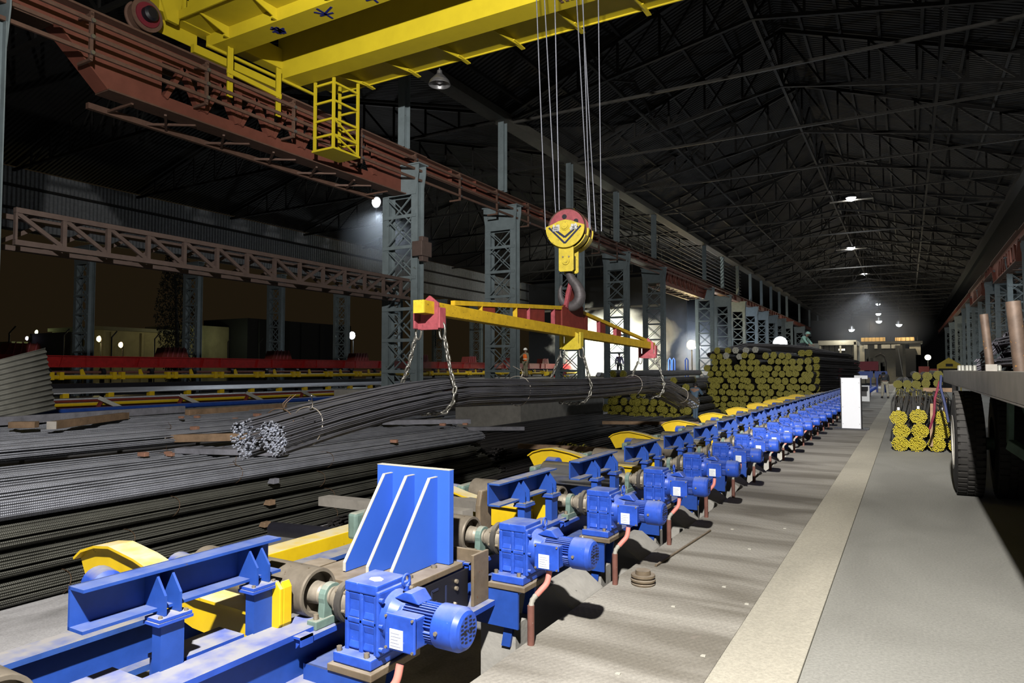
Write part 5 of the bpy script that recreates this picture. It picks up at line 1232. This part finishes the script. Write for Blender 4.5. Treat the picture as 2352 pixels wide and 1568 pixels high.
# steam between the columns
def steam(name, centre, rad, dens, color, label, k=2.4, c=3.0, scale=.38, seed=0, thresh=0):
    st = bpy.data.materials.new(name); st.use_nodes = True; nt = st.node_tree; nt.nodes.clear(); N = nt.nodes; L = nt.links
    o_ = N.new('ShaderNodeOutputMaterial'); pv = N.new('ShaderNodeVolumePrincipled'); L.new(pv.outputs[0], o_.inputs['Volume'])
    tc = N.new('ShaderNodeTexCoord')
    mp = N.new('ShaderNodeMapping'); mp.inputs['Scale'].default_value = tuple(1 / r for r in rad); L.new(tc.outputs['Object'], mp.inputs['Vector'])
    ln = N.new('ShaderNodeVectorMath'); ln.operation = 'LENGTH'; L.new(mp.outputs['Vector'], ln.inputs[0])
    nz = N.new('ShaderNodeTexNoise'); nz.inputs['Scale'].default_value = scale; nz.inputs['Detail'].default_value = 6; nz.inputs['Roughness'].default_value = .6; nz.inputs['Distortion'].default_value = .4
    m2 = N.new('ShaderNodeMapping'); m2.inputs['Location'].default_value = (seed, seed * 2, 0); L.new(tc.outputs['Object'], m2.inputs['Vector']); L.new(m2.outputs['Vector'], nz.inputs['Vector'])
    def math_(op, a, b):
        x = N.new('ShaderNodeMath'); x.operation = op
        for i, q in enumerate((a, b)):
            if isinstance(q, (int, float)): x.inputs[i].default_value = q
            else: L.new(q, x.inputs[i])
        return x.outputs[0]
    f = math_('MULTIPLY', math_('SUBTRACT', .92 - thresh, ln.outputs['Value']), k)
    g = math_('MULTIPLY', math_('SUBTRACT', nz.outputs['Fac'], .5), c)
    d = math_('ADD', f, g); x = N.new('ShaderNodeMath'); x.operation = 'MULTIPLY'; x.inputs[1].default_value = dens
    cl = N.new('ShaderNodeClamp'); L.new(d, cl.inputs['Value']); L.new(cl.outputs[0], x.inputs[0])
    L.new(x.outputs[0], pv.inputs['Density']); pv.inputs['Color'].default_value = (*color, 1); pv.inputs['Anisotropy'].default_value = .2
    bm_ = bmesh.new(); bmesh.ops.create_icosphere(bm_, subdivisions=3, radius=1.25)
    me = bpy.data.meshes.new(name)
    for v in bm_.verts: v.co = Vector((v.co.x * rad[0], v.co.y * rad[1], max(v.co.z * rad[2], .05 - centre[2])))
    bm_.to_mesh(me); me.materials.append(st); o = bpy.data.objects.new(name, me); COL.objects.link(o); o.location = centre
    return tag(o, label, 'steam', kind='stuff')
steam('steam_cloud', (-20.9, 52, 3.5), (5.6, 2.8, 3.5), 1.8, (.95, .95, .88), 'bright cloud of white steam billowing between the lattice columns')
lamp('steam_light', 'SPOT', (-19.2, 47.6, 3.4), 8000, (1, 1, .86), .3, aim=(-20.2, 54, 3.6), spot=120, blend=.6)  # this spot and the next are unseen, added to light up the steam
lamp('steam_light', 'SPOT', (-21.9, 47.8, 2.6), 6000, (1, 1, .86), .3, aim=(-21.4, 54, 3.4), spot=120, blend=.6)
steam('steam_cloud', (-16.6, 63, 2.8), (2.6, 2.0, 2.8), .5, (.95, .9, .8), 'amber-lit steam around the amber floodlight', seed=3)
steam('haze_cloud', (-19.5, 68, 4.6), (5.4, 6.0, 4.6), .07, (.8, .88, 1), 'pale bluish haze over the tall stack beside the white floodlight', k=1.6, c=1.4, seed=5)
lamp('haze_light', 'POINT', (-17.0, 66, 3.6), 650, (.75, .85, 1), .3)  # unseen point lamp added to make the haze glow

steam('haze_cloud', (-24.4, 28.8, 8.6), (3.0, 3.0, 2.6), .05, (.85, .92, 1), 'faint bluish haze around the white bay lamp left of the nearest full column', k=1.4, c=.8, seed=8)
steam('haze_cloud', (-4.0, 100, 7.5), (8.2, 34, 5.6), .0035, (.9, .93, 1), 'thin haze hanging under the far ceiling lamps', k=2, c=.25, scale=.1, seed=9)

# ------------------------------------------------------------------ far mill at the end of the hall
t = empty('far_mill', (-6, 90, 0)); tag(t, 'cream mill building with dark openings at the far end of the hall', 'building')
FC = M['far_cream']; q = lambda m, n, mt, **k: m.build(n, mt, t, **k)
q(MB().box(-5.0, 1.0, 6.0, 6.3, 0, 5.0), 'wall', FC); q(MB().box(-3.2, .9, -.3, 6.0, 4.55, 5.1), 'canopy', FC); q(MB().box(-3.1, -2.9, -.2, 0, 1.5, 4.5).box(-.9, -.7, -.2, 0, 1.5, 4.5).box(.65, .95, -.3, .1, 1.0, 4.9), 'pier', FC)
q(MB().box(-2.9, .7, .6, .7, 3.2, 3.35).box(-2.9, .7, .6, .7, 1.4, 1.5), 'floor_edge', M['far_dark'])
for k in range(6): q(MB().box(-2.7 + k * .6, -2.63 + k * .6, .5, .56, 1.5, 4.5), 'frame_post', M['far_dark'])
q(MB().cyl((-1.9, .3, 3.4), (-1.4, .3, 3.4), .28, 14), 'tank', M['sheet']); q(MB().box(-1.05, -.35, .4, .5, 3.9, 4.12), 'lit_window', M['glow_soft'])
q(MB().box(-.9, -.3, .3, .5, 1.5, 3.6).box(-.2, .2, .3, .5, 1.5, 2.6), 'equipment', M['far_dark'])
q(MB().box(1.7, 5.9, 3.2, 3.5, 0, 4.7), 'wall', FC); q(MB().box(1.25, 1.75, -.2, .3, 0, 4.6), 'pier', FC); q(MB().box(6.3, 7.4, 0, .3, 3.3, 4.8), 'side_wall', FC)
q(MB().box(1.3, 7.6, -.4, 3, 4.6, 4.85), 'crane_beam', M['far_dark'])
q(MB().box(1.4, 3.9, -.2, .2, 4.9, 5.35), 'lit_panel', M['ochre_lit']); q(MB().box(4.9, 6.8, -.2, .2, 4.9, 5.3), 'lit_panel', M['ochre_lit'])
for k in range(16): q(MB().box(1.4 + k * .38, 1.43 + k * .38, -.45, -.42, 4.85, 5.4), 'rail_post', M['far_dark'])
for x, w in ((1.7, .4), (2.8, .3), (3.5, .9), (4.5, .9)): q(MB().box(x, x + w, -.5, -.4, 4.05, 4.5), 'pale_box', M['sheet'])
m = MB(); rr = random.Random(8)
for k in range(14): x = 1.6 + rr.random() * 1.9; h = rr.uniform(.5, 1.9); m.box(x, x + rr.uniform(.15, .5), -1.2, -.8, 1.2, 1.2 + h)
q(m, 'mill_stand', M['far_dark']); q(MB().tube([(2.9, -.6, 3.2), (3.4, -.6, 3.5), (3.8, -.6, 3.2), (3.95, -.6, 2.4), (3.95, -.6, 1.2)], .05, 8), 'hose', M['black'])
q(MB().box(4.9, 5.6, -.6, 0, .8, 4.4).box(5.9, 6.9, -.5, 0, .8, 4.0), 'dark_cabinet', M['far_dark']); q(MB().bar((5.2, -3, 4.0), (5.6, -3, 1.0), .06), 'pole', M['sheet'])
lamp('mill_light', 'POINT', (-3.2, 87.5, 6.3), 330, (1, .8, .5), .2); lamp('mill_light', 'POINT', (.2, 88.3, 6.0), 330, (1, .82, .55), .2); lamp('mill_light', 'POINT', (-6.5, 88.5, 5.6), 260, (1, .95, .8), .2)
t = MB().box(-5.6, -1.9, 60, 60.2, 1.55, 2.25).box(-5.5, -5.4, 60.05, 60.15, -.65, 1.55).box(-2.1, -2.0, 60.05, 60.15, -.65, 1.55).build('maroon_screen', M['maroon']); tag(t, 'long maroon panel behind the white cabinet', 'panel')
t = MB().box(-3.3, -2.6, 42, 42.3, .2, 1.6).build('maroon_box', M['maroon']); tag(t, 'dark maroon box left of the white cabinet', 'box')
for i, (x0, x1, y) in enumerate([(-4.6, -3.6, 55), (-3.5, -2.1, 55), (-2.0, -1.2, 55)]):
    t = MB().box(x0, x1, y, y + .4, 1.05, 1.5).box(x0 + .1, x0 + .2, y, y + .3, 0, 1.05).box(x1 - .2, x1 - .1, y, y + .3, 0, 1.05).build('blue_trough', M['blue']); tag(t, 'blue trough under the maroon panel, %s of three' % ['left', 'middle', 'right'][i], 'trough')
# yellow gabled kiosk
t = empty('gabled_kiosk', (2.7, 60, 0)); tag(t, 'small yellow gable-roofed kiosk beyond the truck bed', 'kiosk')
MB().prism([(-.75, 1.7), (.75, 1.7), (.75, 1.98), (.0, 2.5), (-.75, 1.98)], 'y', 0, .1).build('gable', M['gable_yellow'], t); MB().box(-.75, -.68, 0, .1, 0, 1.7).box(.68, .75, 0, .1, 0, 1.7).build('post', M['gable_yellow'], t)
MB().box(-.6, .6, 1, 1.2, 0, 1.7).build('dark_inside', M['far_dark'], t); MB().box(-.2, .25, -.02, 0, 1.85, 2.05).build('dark_window', M['far_dark'], t)
t = MB().box(.9, 1.7, 70, 70.3, 0, 1.9).box(1.8, 3.0, 72, 72.3, 0, 1.7).build('red_barrier', M['spread_red']); tag(t, 'dull red barriers behind the farther roadside stack', 'barrier')

# yard outside on the left
def shed(x, y0, y1, z1, mt, label, roof=None, lit=0):
    t = empty('shed', (x, y0, -.65)); tag(t, label, 'building'); MB().box(-8, 0, 0, y1 - y0, 0, z1 + .65).build('wall', mt, t)
    if roof: MB().box(-8.3, .5, -.3, y1 - y0 + .3, z1 + .65, z1 + 1.0).build('roof', roof, t)
    k = 0; y = 1.5
    while y < y1 - y0 - 1: MB().box(.02, .25, y, y + .25, 0, z1 + .5).build('pier', mt, t); y += 3.2
    return t
lit = mat('dim_lit_wall', (.30, .27, .16), .8, noise=.2, scale=1)
shed(-70, 38, 52, 5.6, lit, 'long low shed with faintly lit yellowish wall in the yard', M['far_wall'])
shed(-66, 53, 70, 7.6, M['far_dark'], 'big black shed right of the dark tree')
t = shed(-69, 47.5, 52.8, 6.6, lit, 'shed with pale green lit eave just right of the tree')
shed(-82, 36.0, 37.6, 4.6, M['far_wall'], 'small pale hut at the far left of the yard')
shed(-72, 36.8, 40.0, 5.4, M['far_dark'], 'black shed left of the lit one')
lamp('yard_light', 'POINT', (-66, 50, 5.0), 45, (.9, 1, .6), .3); lamp('yard_light', 'POINT', (-67, 44, 5.6), 40, (1, .9, .45), .3)
for k in range(7):
    y = 24 + k * 3.6; t = MB().tube([(-55, y, -.6), (-55, y, 4.2), (-54.8, y + .3, 4.7)], .06, 6).build('fence_post', M['black']); tag(t, 'dark cranked fence post in the yard', 'post', 'yard fence posts')
# tree
t = empty('dark_tree', (-45, 30, -.65)); tag(t, 'tall dark tree against the brown night sky at the left', 'tree')
MB().tube([(0, 0, 0), (.1, .1, 4), (0, -.1, 9)], [.18, .14, .05], 8).build('trunk', M['bark'], t)
m = MB(); rr = random.Random(2)
for k in range(5200):
    z = rr.uniform(.8, 10.5); w = 1.45 * (1 - abs(z - 6.3) / 8) ; a = rr.uniform(0, 6.28); r0 = w * math.sqrt(rr.random()); c = Vector((r0 * math.cos(a), r0 * math.sin(a), z))
    u = Vector((rr.uniform(-1, 1), rr.uniform(-1, 1), rr.uniform(-1.4, .2))).normalized(); v = u.orthogonal().normalized(); s_ = rr.uniform(.06, .13)
    m._add([c - v * s_ * .35, c + u * s_ * 1.6, c + v * s_ * .35, c - u * s_ * .5], [(0, 1, 2, 3)])
m.build('foliage', M['leaf'], t)

# ------------------------------------------------------------------ flatbed truck at the right
t = empty('flatbed_truck', (1.8, 10, 0)); tag(t, 'grey flatbed truck with rusty deck and big dark tyres at the right edge', 'truck'); q = lambda m, n, mt, **k: m.build(n, mt, t, **k)
X = -1.8; Yt = -10
q(MB().box(.60 + X, 3.1 + X, 4.2 + Yt, 14.4 + Yt, 1.52, 1.58), 'deck', M['deck'])
q(MB().box(.56 + X, .62 + X, 4.2 + Yt, 14.4 + Yt, 1.40, 1.59).box(.56 + X, .70 + X, 4.2 + Yt, 14.4 + Yt, 1.385, 1.40), 'side_rail', M['deckrail'], bevel=.004)
q(MB().box(.56 + X, 3.1 + X, 14.38 + Yt, 14.44 + Yt, 1.40, 1.59), 'end_rail', M['deckrail'])
for y in (5.2, 6.7, 8.2, 9.6, 11.2, 12.7, 14.0): q(MB().box(.66 + X, 3.0 + X, y - .05 + Yt, y + .05 + Yt, 1.38, 1.52), 'crossbeam', M['deckrail'])
q(MB().box(1.3 + X, 1.45 + X, 4.2 + Yt, 14.3 + Yt, 1.0, 1.40), 'chassis_rail', M['green'])
def tyre(x0, y, w=.32, label=None, rim=True):
    Rr = .66; prof = [(0, .34), (.0, .50), (.012, .60), (.03, .635), (.05, .65), (w - .05, .65), (w - .03, .635), (w - .012, .60), (w, .50), (w, .34)]
    o = MB().lathe(prof, (x0 + X, y + Yt, Rr + .0), (1, 0, 0), 64, cap=False).build('tyre', M['tyre'], t)
    m = MB()
    for k in range(46):
        a = 2 * math.pi * k / 46
        for side, (xa, xb) in enumerate(((.02, .115), (.125, w - .125), (w - .115, w - .02))):
            aa = a + (side % 2) * math.pi / 46; c, s_ = math.cos(aa), math.sin(aa)
            A = Vector((x0 + X + xa, y + Yt + c * .655, Rr + s_ * .655)); B = Vector((x0 + X + xb, y + Yt + c * .655, Rr + s_ * .655))
            m.bar(A, B, .055 if side != 1 else .045, .024, up=(0, c, s_))
    m.build('tread', M['tyre'], o)
    if rim: 
        MB().lathe([(.03, .345), (-.005, .35), (.0, .30), (.08, .28), (.09, .12), (.02, .11), (.02, .0)], (x0 + X, y + Yt, Rr), (1, 0, 0), 40, cap=False).build('rim', M['rim'], o)
tyre(.50, 10.62); tyre(.92, 10.62, rim=False); tyre(2.3, 10.62, rim=False)
q(MB().cyl((.8 + X, 10.62 + Yt, .66), (2.9 + X, 10.62 + Yt, .66), .08, 14), 'axle', M['green'])
q(MB().prism([(9.55 + Yt, 1.38), (9.75 + Yt, 1.38), (9.95 + Yt, .75), (9.75 + Yt, .70)], 'x', 1.0 + X, 1.05 + X), 'hanger_bracket', M['green'])
q(MB().prism([(9.1 + Yt, 1.38), (9.3 + Yt, 1.38), (9.4 + Yt, .62), (9.2 + Yt, .45)], 'x', 1.32 + X, 1.38 + X), 'hanger_bracket', M['green'])
q(MB().bar((1.02 + X, 9.75 + Yt, .74), (1.35 + X, 9.25 + Yt, .50), .1, .12), 'spring_arm', M['green'], bevel=.01)
q(MB().bar((1.15 + X, 9.9 + Yt, 1.3), (1.3 + X, 9.9 + Yt, .7), .08, .06), 'brake_strut', M['green'])
q(MB().box(.60 + X, .61 + X, 11.6 + Yt, 12.6 + Yt, .9, 1.39), 'mudflap', M['deckrail'])
for (x, y, h, dx, lb) in ((1.07, 12.2, .84, -.07, 'a'), (1.07, 9.1, .76, -.06, 'b')):
    q(MB().cyl((x + X, y + Yt, 1.5), (x + dx + X, y + Yt, 1.58 + h), .055 if lb == 'a' else .07, 18), 'stake', M['stake'])
q(MB().box(1.0 + X, 1.14 + X, 12.14 + Yt, 12.26 + Yt, 1.58, 1.68), 'stake_socket', M['deckrail'])
t = MB().tube([(.52, 14.2, 1.5), (.50, 14.1, 1.3), (.56, 14.0, 1.0), (.60, 13.95, .7)], .022, 6).build('hanging_strap', M['strap_blue']); tag(t, 'blue strap hanging from the truck bed corner', 'strap')
t = MB().tube([(.50, 14.3, 1.40), (.42, 14.25, 1.1), (.40, 14.25, .8), (.33, 14.3, .55)], .022, 6).build('hanging_strap', M['strap_red']); tag(t, 'crimson strap hanging over the yellow bundle ends', 'strap')
for i in range(7):
    o = MB().lathe([(0, .022), (.01, .028), (.07, .028), (.09, .02)], (0, 0, 0), (0, 0, 1), 14).build('white_cup', M['sheet']); o.location = (.72 + .05 * i, 12.9 + .1 * (i % 2), 1.582) if i < 5 else (1.16 + .05 * (i - 5), 12.6, 1.582); tag(o, 'small white ribbed insulator standing on the truck deck by the first stake', 'insulator', 'white pieces on the truck deck')
rnd = random.Random(31)
gb = mat('purple_grey_bar', (.13, .125, .15), .5, .4, noise=.3)
for i in range(16):
    a = (i % 4); b = i // 4; x = 1.45 + a * .24 + .1 * (b % 2); z = 1.675 + b * .17
    if b == 3 and a > 2: continue
    path = [(x - .1 + rnd.uniform(-.1, .1), 19.5, z - .1), (x, 16.5, z), (x + rnd.uniform(-.1, .1), 14.5, z + .06), (x + rnd.uniform(-.15, .15), 12, z + .05), (x + .2, 9, z + .04 + .06 * b)]
    path = [(p[0], min(p[1], 14.2), p[2]) if k else (p[0] - .1, 14.3, max(p[2] - .06, 1.66)) for k, p in enumerate([path[0]] + path[2:])]
    o = bundle_obj(bundle_mesh('bar_bundle', path, .12, .085, .014, 100 + i, (gb, gb), n=5, ragged=.25, wav=.02), label='tangled dark bar bundle loaded on the truck deck behind the stakes', group='bundles on the truck deck')

# ------------------------------------------------------------------ people
def skin_obj(name, mt, pts, edges, radii, parent=None, root=0, lv=1):
    me = bpy.data.meshes.new(name); me.from_pydata([tuple(p) for p in pts], edges, []); o = bpy.data.objects.new(name, me); COL.objects.link(o)
    sk = o.modifiers.new('skin', 'SKIN'); sk.use_smooth_shade = True
    sv = me.skin_vertices[0].data if me.skin_vertices else None
    for i, r in enumerate(radii): 
        sv[i].radius = (r, r) if not isinstance(r, tuple) else r; sv[i].use_root = (i == root)
    s = o.modifiers.new('sub', 'SUBSURF'); s.levels = lv; s.render_levels = lv + 1
    me.materials.append(mt)
    if parent: o.parent = parent
    return o
def person(loc, rz, J, outfit, label, scale=1.0):
    """J: joint positions in metres, facing -Y"""
    t = empty('person', loc, rz, label, 'person'); t.scale = (scale,) * 3
    n = ['pelvis', 'waist', 'chest', 'neck', 'chin', 'head', 'crown', 'shL', 'elL', 'wrL', 'haL', 'shR', 'elR', 'wrR', 'haR', 'hipL', 'knL', 'anL', 'toL', 'hipR', 'knR', 'anR', 'toR']
    rad = dict(pelvis=(.135, .10), waist=(.12, .095), chest=(.15, .10), neck=.052, chin=.062, head=(.078, .095), crown=(.06, .07), shL=.06, elL=.042, wrL=.027, haL=(.022, .038), shR=.06, elR=.042, wrR=.027, haR=(.022, .038), hipL=.085, knL=.058, anL=.04, toL=.032, hipR=.085, knR=.058, anR=.04, toR=.032)
    E_ = [('pelvis', 'waist'), ('waist', 'chest'), ('chest', 'neck'), ('neck', 'chin'), ('chin', 'head'), ('head', 'crown'), ('chest', 'shL'), ('shL', 'elL'), ('elL', 'wrL'), ('wrL', 'haL'), ('chest', 'shR'), ('shR', 'elR'), ('elR', 'wrR'), ('wrR', 'haR'), ('pelvis', 'hipL'), ('hipL', 'knL'), ('knL', 'anL'), ('anL', 'toL'), ('pelvis', 'hipR'), ('hipR', 'knR'), ('knR', 'anR'), ('anR', 'toR')]
    P = [Vector(J[k]) for k in n]; edges = [(n.index(a), n.index(b)) for a, b in E_]; R_ = [rad[k] for k in n]
    # five fingers on each hand
    for s in 'LR':
        h = n.index('ha' + s); w = P[n.index('wr' + s)]; d = (P[h] - w).normalized(); sd = d.cross(Vector((0, 1, 0)));
        if sd.length < .1: sd = Vector((1, 0, 0))
        sd.normalize()
        for f in range(5):
            off = sd * (.017 * (f - 1.5)) if f < 4 else -sd * .035
            base = P[h] + off * .8 + d * (.02 if f < 4 else -.02); ln = [.065, .078, .072, .055, .05][f]
            a = len(P); P.append(base + d * ln * .5 + off * .1); P.append(base + d * ln * .95 + Vector((0, -.02, 0)) + off * (.1 if f < 4 else .6)); R_ += [.009, .007]
            edges += [(h, a), (a, a + 1)]
    body = skin_obj('body', M['skin'], P, edges, R_, t)
    # face
    hd = Vector(J['head']); 
    for sx in (-1, 1): MB().lathe([(0, .012), (.01, .006)], hd + Vector((sx * .03, -.085, .01)), (0, -1, 0), 8).build('eye', M['hair'], t)
    MB().prism([(-.012, -.03), (.012, -.03), (0, .02)], 'y', hd.y - .112, hd.y - .085).build('nose', M['skin'], t).location = (hd.x, 0, hd.z)
    def cloth(name, mt, ks, es, grow, mult=None):
        idx = {k: i for i, k in enumerate(ks)}
        rr_ = []
        for k in ks:
            r0 = rad[k]; r0 = (r0, r0) if not isinstance(r0, tuple) else r0; rr_.append((r0[0] + grow, r0[1] + grow))
        skin_obj(name, mt, [J[k] for k in ks], [(idx[a], idx[b]) for a, b in es], rr_, t)
    if 'top' in outfit: cloth('jacket', outfit['top'], ['pelvis', 'waist', 'chest', 'shL', 'elL', 'wrL', 'shR', 'elR', 'wrR', 'neck'], [('pelvis', 'waist'), ('waist', 'chest'), ('chest', 'shL'), ('shL', 'elL'), ('elL', 'wrL'), ('chest', 'shR'), ('shR', 'elR'), ('elR', 'wrR'), ('chest', 'neck')], .022)
    if 'vest' in outfit:
        cloth('vest', outfit['vest'], ['pelvis', 'waist', 'chest', 'shL', 'shR'], [('pelvis', 'waist'), ('waist', 'chest'), ('chest', 'shL'), ('chest', 'shR')], .04)
        w = Vector(J['waist']); MB().lathe([(0, .168), (.05, .168)], w - Vector((0, 0, .02)), (0, 0, 1), 20, cap=False).build('reflective_band', M['reflect'], t).scale = (1, 1, 1)
    if 'legs' in outfit: cloth('trousers', outfit['legs'], ['pelvis', 'hipL', 'knL', 'anL', 'hipR', 'knR', 'anR'], [('pelvis', 'hipL'), ('hipL', 'knL'), ('knL', 'anL'), ('pelvis', 'hipR'), ('hipR', 'knR'), ('knR', 'anR')], .022)
    for s in 'LR': 
        a = Vector(J['an' + s]); b = Vector(J['to' + s]); MB().bar(a + (a - b) * .3 - Vector((0, 0, .05)), b - Vector((0, 0, .0)), .095, .08).build('shoe', M['black'], t, bevel=.02)
    if 'helmet' in outfit: MB().lathe([(0, .135), (.01, .125), (.05, .118), (.10, .09), (.13, .04), (.135, .001)], Vector(J['head']) + Vector((0, -.01, .03)), (0, 0, 1), 24, cap=False).build('helmet', outfit['helmet'], t)
    elif 'hair' in outfit: MB().lathe([(0, .10), (.05, .105), (.10, .085), (.13, .04), (.135, .001)], Vector(J['head']) + Vector((0, .015, -.0)), (0, .15, 1), 20).build('hair', outfit['hair'], t)
    return t
ST = dict(pelvis=(0, 0, .95), waist=(0, 0, 1.1), chest=(0, 0, 1.33), neck=(0, 0, 1.48), chin=(0, -.02, 1.55), head=(0, -.015, 1.62), crown=(0, 0, 1.71),
          shL=(.19, 0, 1.42), elL=(.26, .02, 1.14), wrL=(.26, -.06, .9), haL=(.26, -.08, .82), shR=(-.19, 0, 1.42), elR=(-.27, .02, 1.14), wrR=(-.28, -.06, .9), haR=(-.28, -.08, .82),
          hipL=(.1, 0, .88), knL=(.12, -.02, .5), anL=(.13, .02, .09), toL=(.14, -.14, .04), hipR=(-.1, 0, .88), knR=(-.12, -.02, .5), anR=(-.13, .02, .09), toR=(-.14, -.14, .04))
p1 = dict(ST); p1.update(elR=(-.40, -.12, 1.22), wrR=(-.58, -.22, 1.06), haR=(-.63, -.26, 1.0))
person((-19.85, 36.0, 1.14), R(-28), p1, dict(top=M['khaki'], vest=M['orange'], legs=M['khaki'], helmet=M['helmet']), 'person in white helmet, orange vest and khaki trousers, one arm held out')
p2 = dict(ST); p2.update(head=(0, -.06, 1.58), chin=(0, -.07, 1.52), crown=(0, -.03, 1.66), neck=(0, -.03, 1.46), elR=(-.22, -.22, 1.2), wrR=(-.12, -.42, 1.18), haR=(-.1, -.5, 1.2), elL=(.24, -.2, 1.18), wrL=(.15, -.4, 1.15), haL=(.13, -.48, 1.16), knL=(.05, -.04, .5), anL=(.05, .04, .09), toL=(.05, -.12, .04), knR=(-.05, -.02, .5), anR=(-.06, 0, .09), toR=(-.06, -.15, .04))
person((-6.72, 25.0, -.27), R(165), p2, dict(top=M['bluecloth'], legs=M['bluecloth'], hair=M['hair']), 'person in blue-grey workwear seen from behind at the left corner of the tall stack', .82)
p3 = dict(ST); p3.update(waist=(0, -.04, 1.08), chest=(0, -.18, 1.24), neck=(0, -.30, 1.32), chin=(0, -.37, 1.34), head=(0, -.42, 1.38), crown=(0, -.43, 1.46), shL=(.19, -.2, 1.3), shR=(-.19, -.2, 1.3), elL=(.24, -.3, 1.02), wrL=(.2, -.42, .84), haL=(.19, -.46, .77), elR=(-.24, -.3, 1.02), wrR=(-.2, -.42, .84), haR=(-.19, -.46, .77), anL=(.13, -.1, .09), toL=(.14, -.26, .04), anR=(-.13, .22, .09), toR=(-.14, .06, .04), knR=(-.12, .05, .5))
person((-1.10, 44.0, 0), R(190), p3, dict(top=M['darkcloth'], legs=M['palecloth'], hair=M['hair']), 'person in dark coat and pale trousers stooping on the walkway behind the white cabinet', .98)
cr = dict(ST); cr.update(pelvis=(0, .1, .38), waist=(0, .02, .5), chest=(0, -.12, .68), neck=(0, -.2, .8), chin=(0, -.25, .84), head=(0, -.28, .9), crown=(0, -.27, .98), shL=(.18, -.12, .75), elL=(.24, -.28, .52), wrL=(.2, -.42, .38), haL=(.19, -.48, .33), shR=(-.18, -.12, .75), elR=(-.24, -.28, .52), wrR=(-.2, -.42, .38), haR=(-.19, -.48, .33), hipL=(.1, .08, .36), knL=(.16, -.25, .46), anL=(.15, .02, .09), toL=(.16, -.14, .04), hipR=(-.1, .08, .36), knR=(-.16, -.25, .42), anR=(-.15, .02, .09), toR=(-.16, -.14, .04))
person((-4.75, 39.0, 2.55), R(70), cr, dict(top=M['mint'], legs=M['darkcloth'], helmet=M['mint']), 'person in pale green hood and clothes crouching on top of the tall stack')
p5 = dict(ST)
person((-16.2, 42.0, 1.13), R(30), p5, dict(top=M['purple'], legs=M['darkcloth'], hair=M['hair']), 'person in violet-white shirt with dark hair standing against the steam', .9)
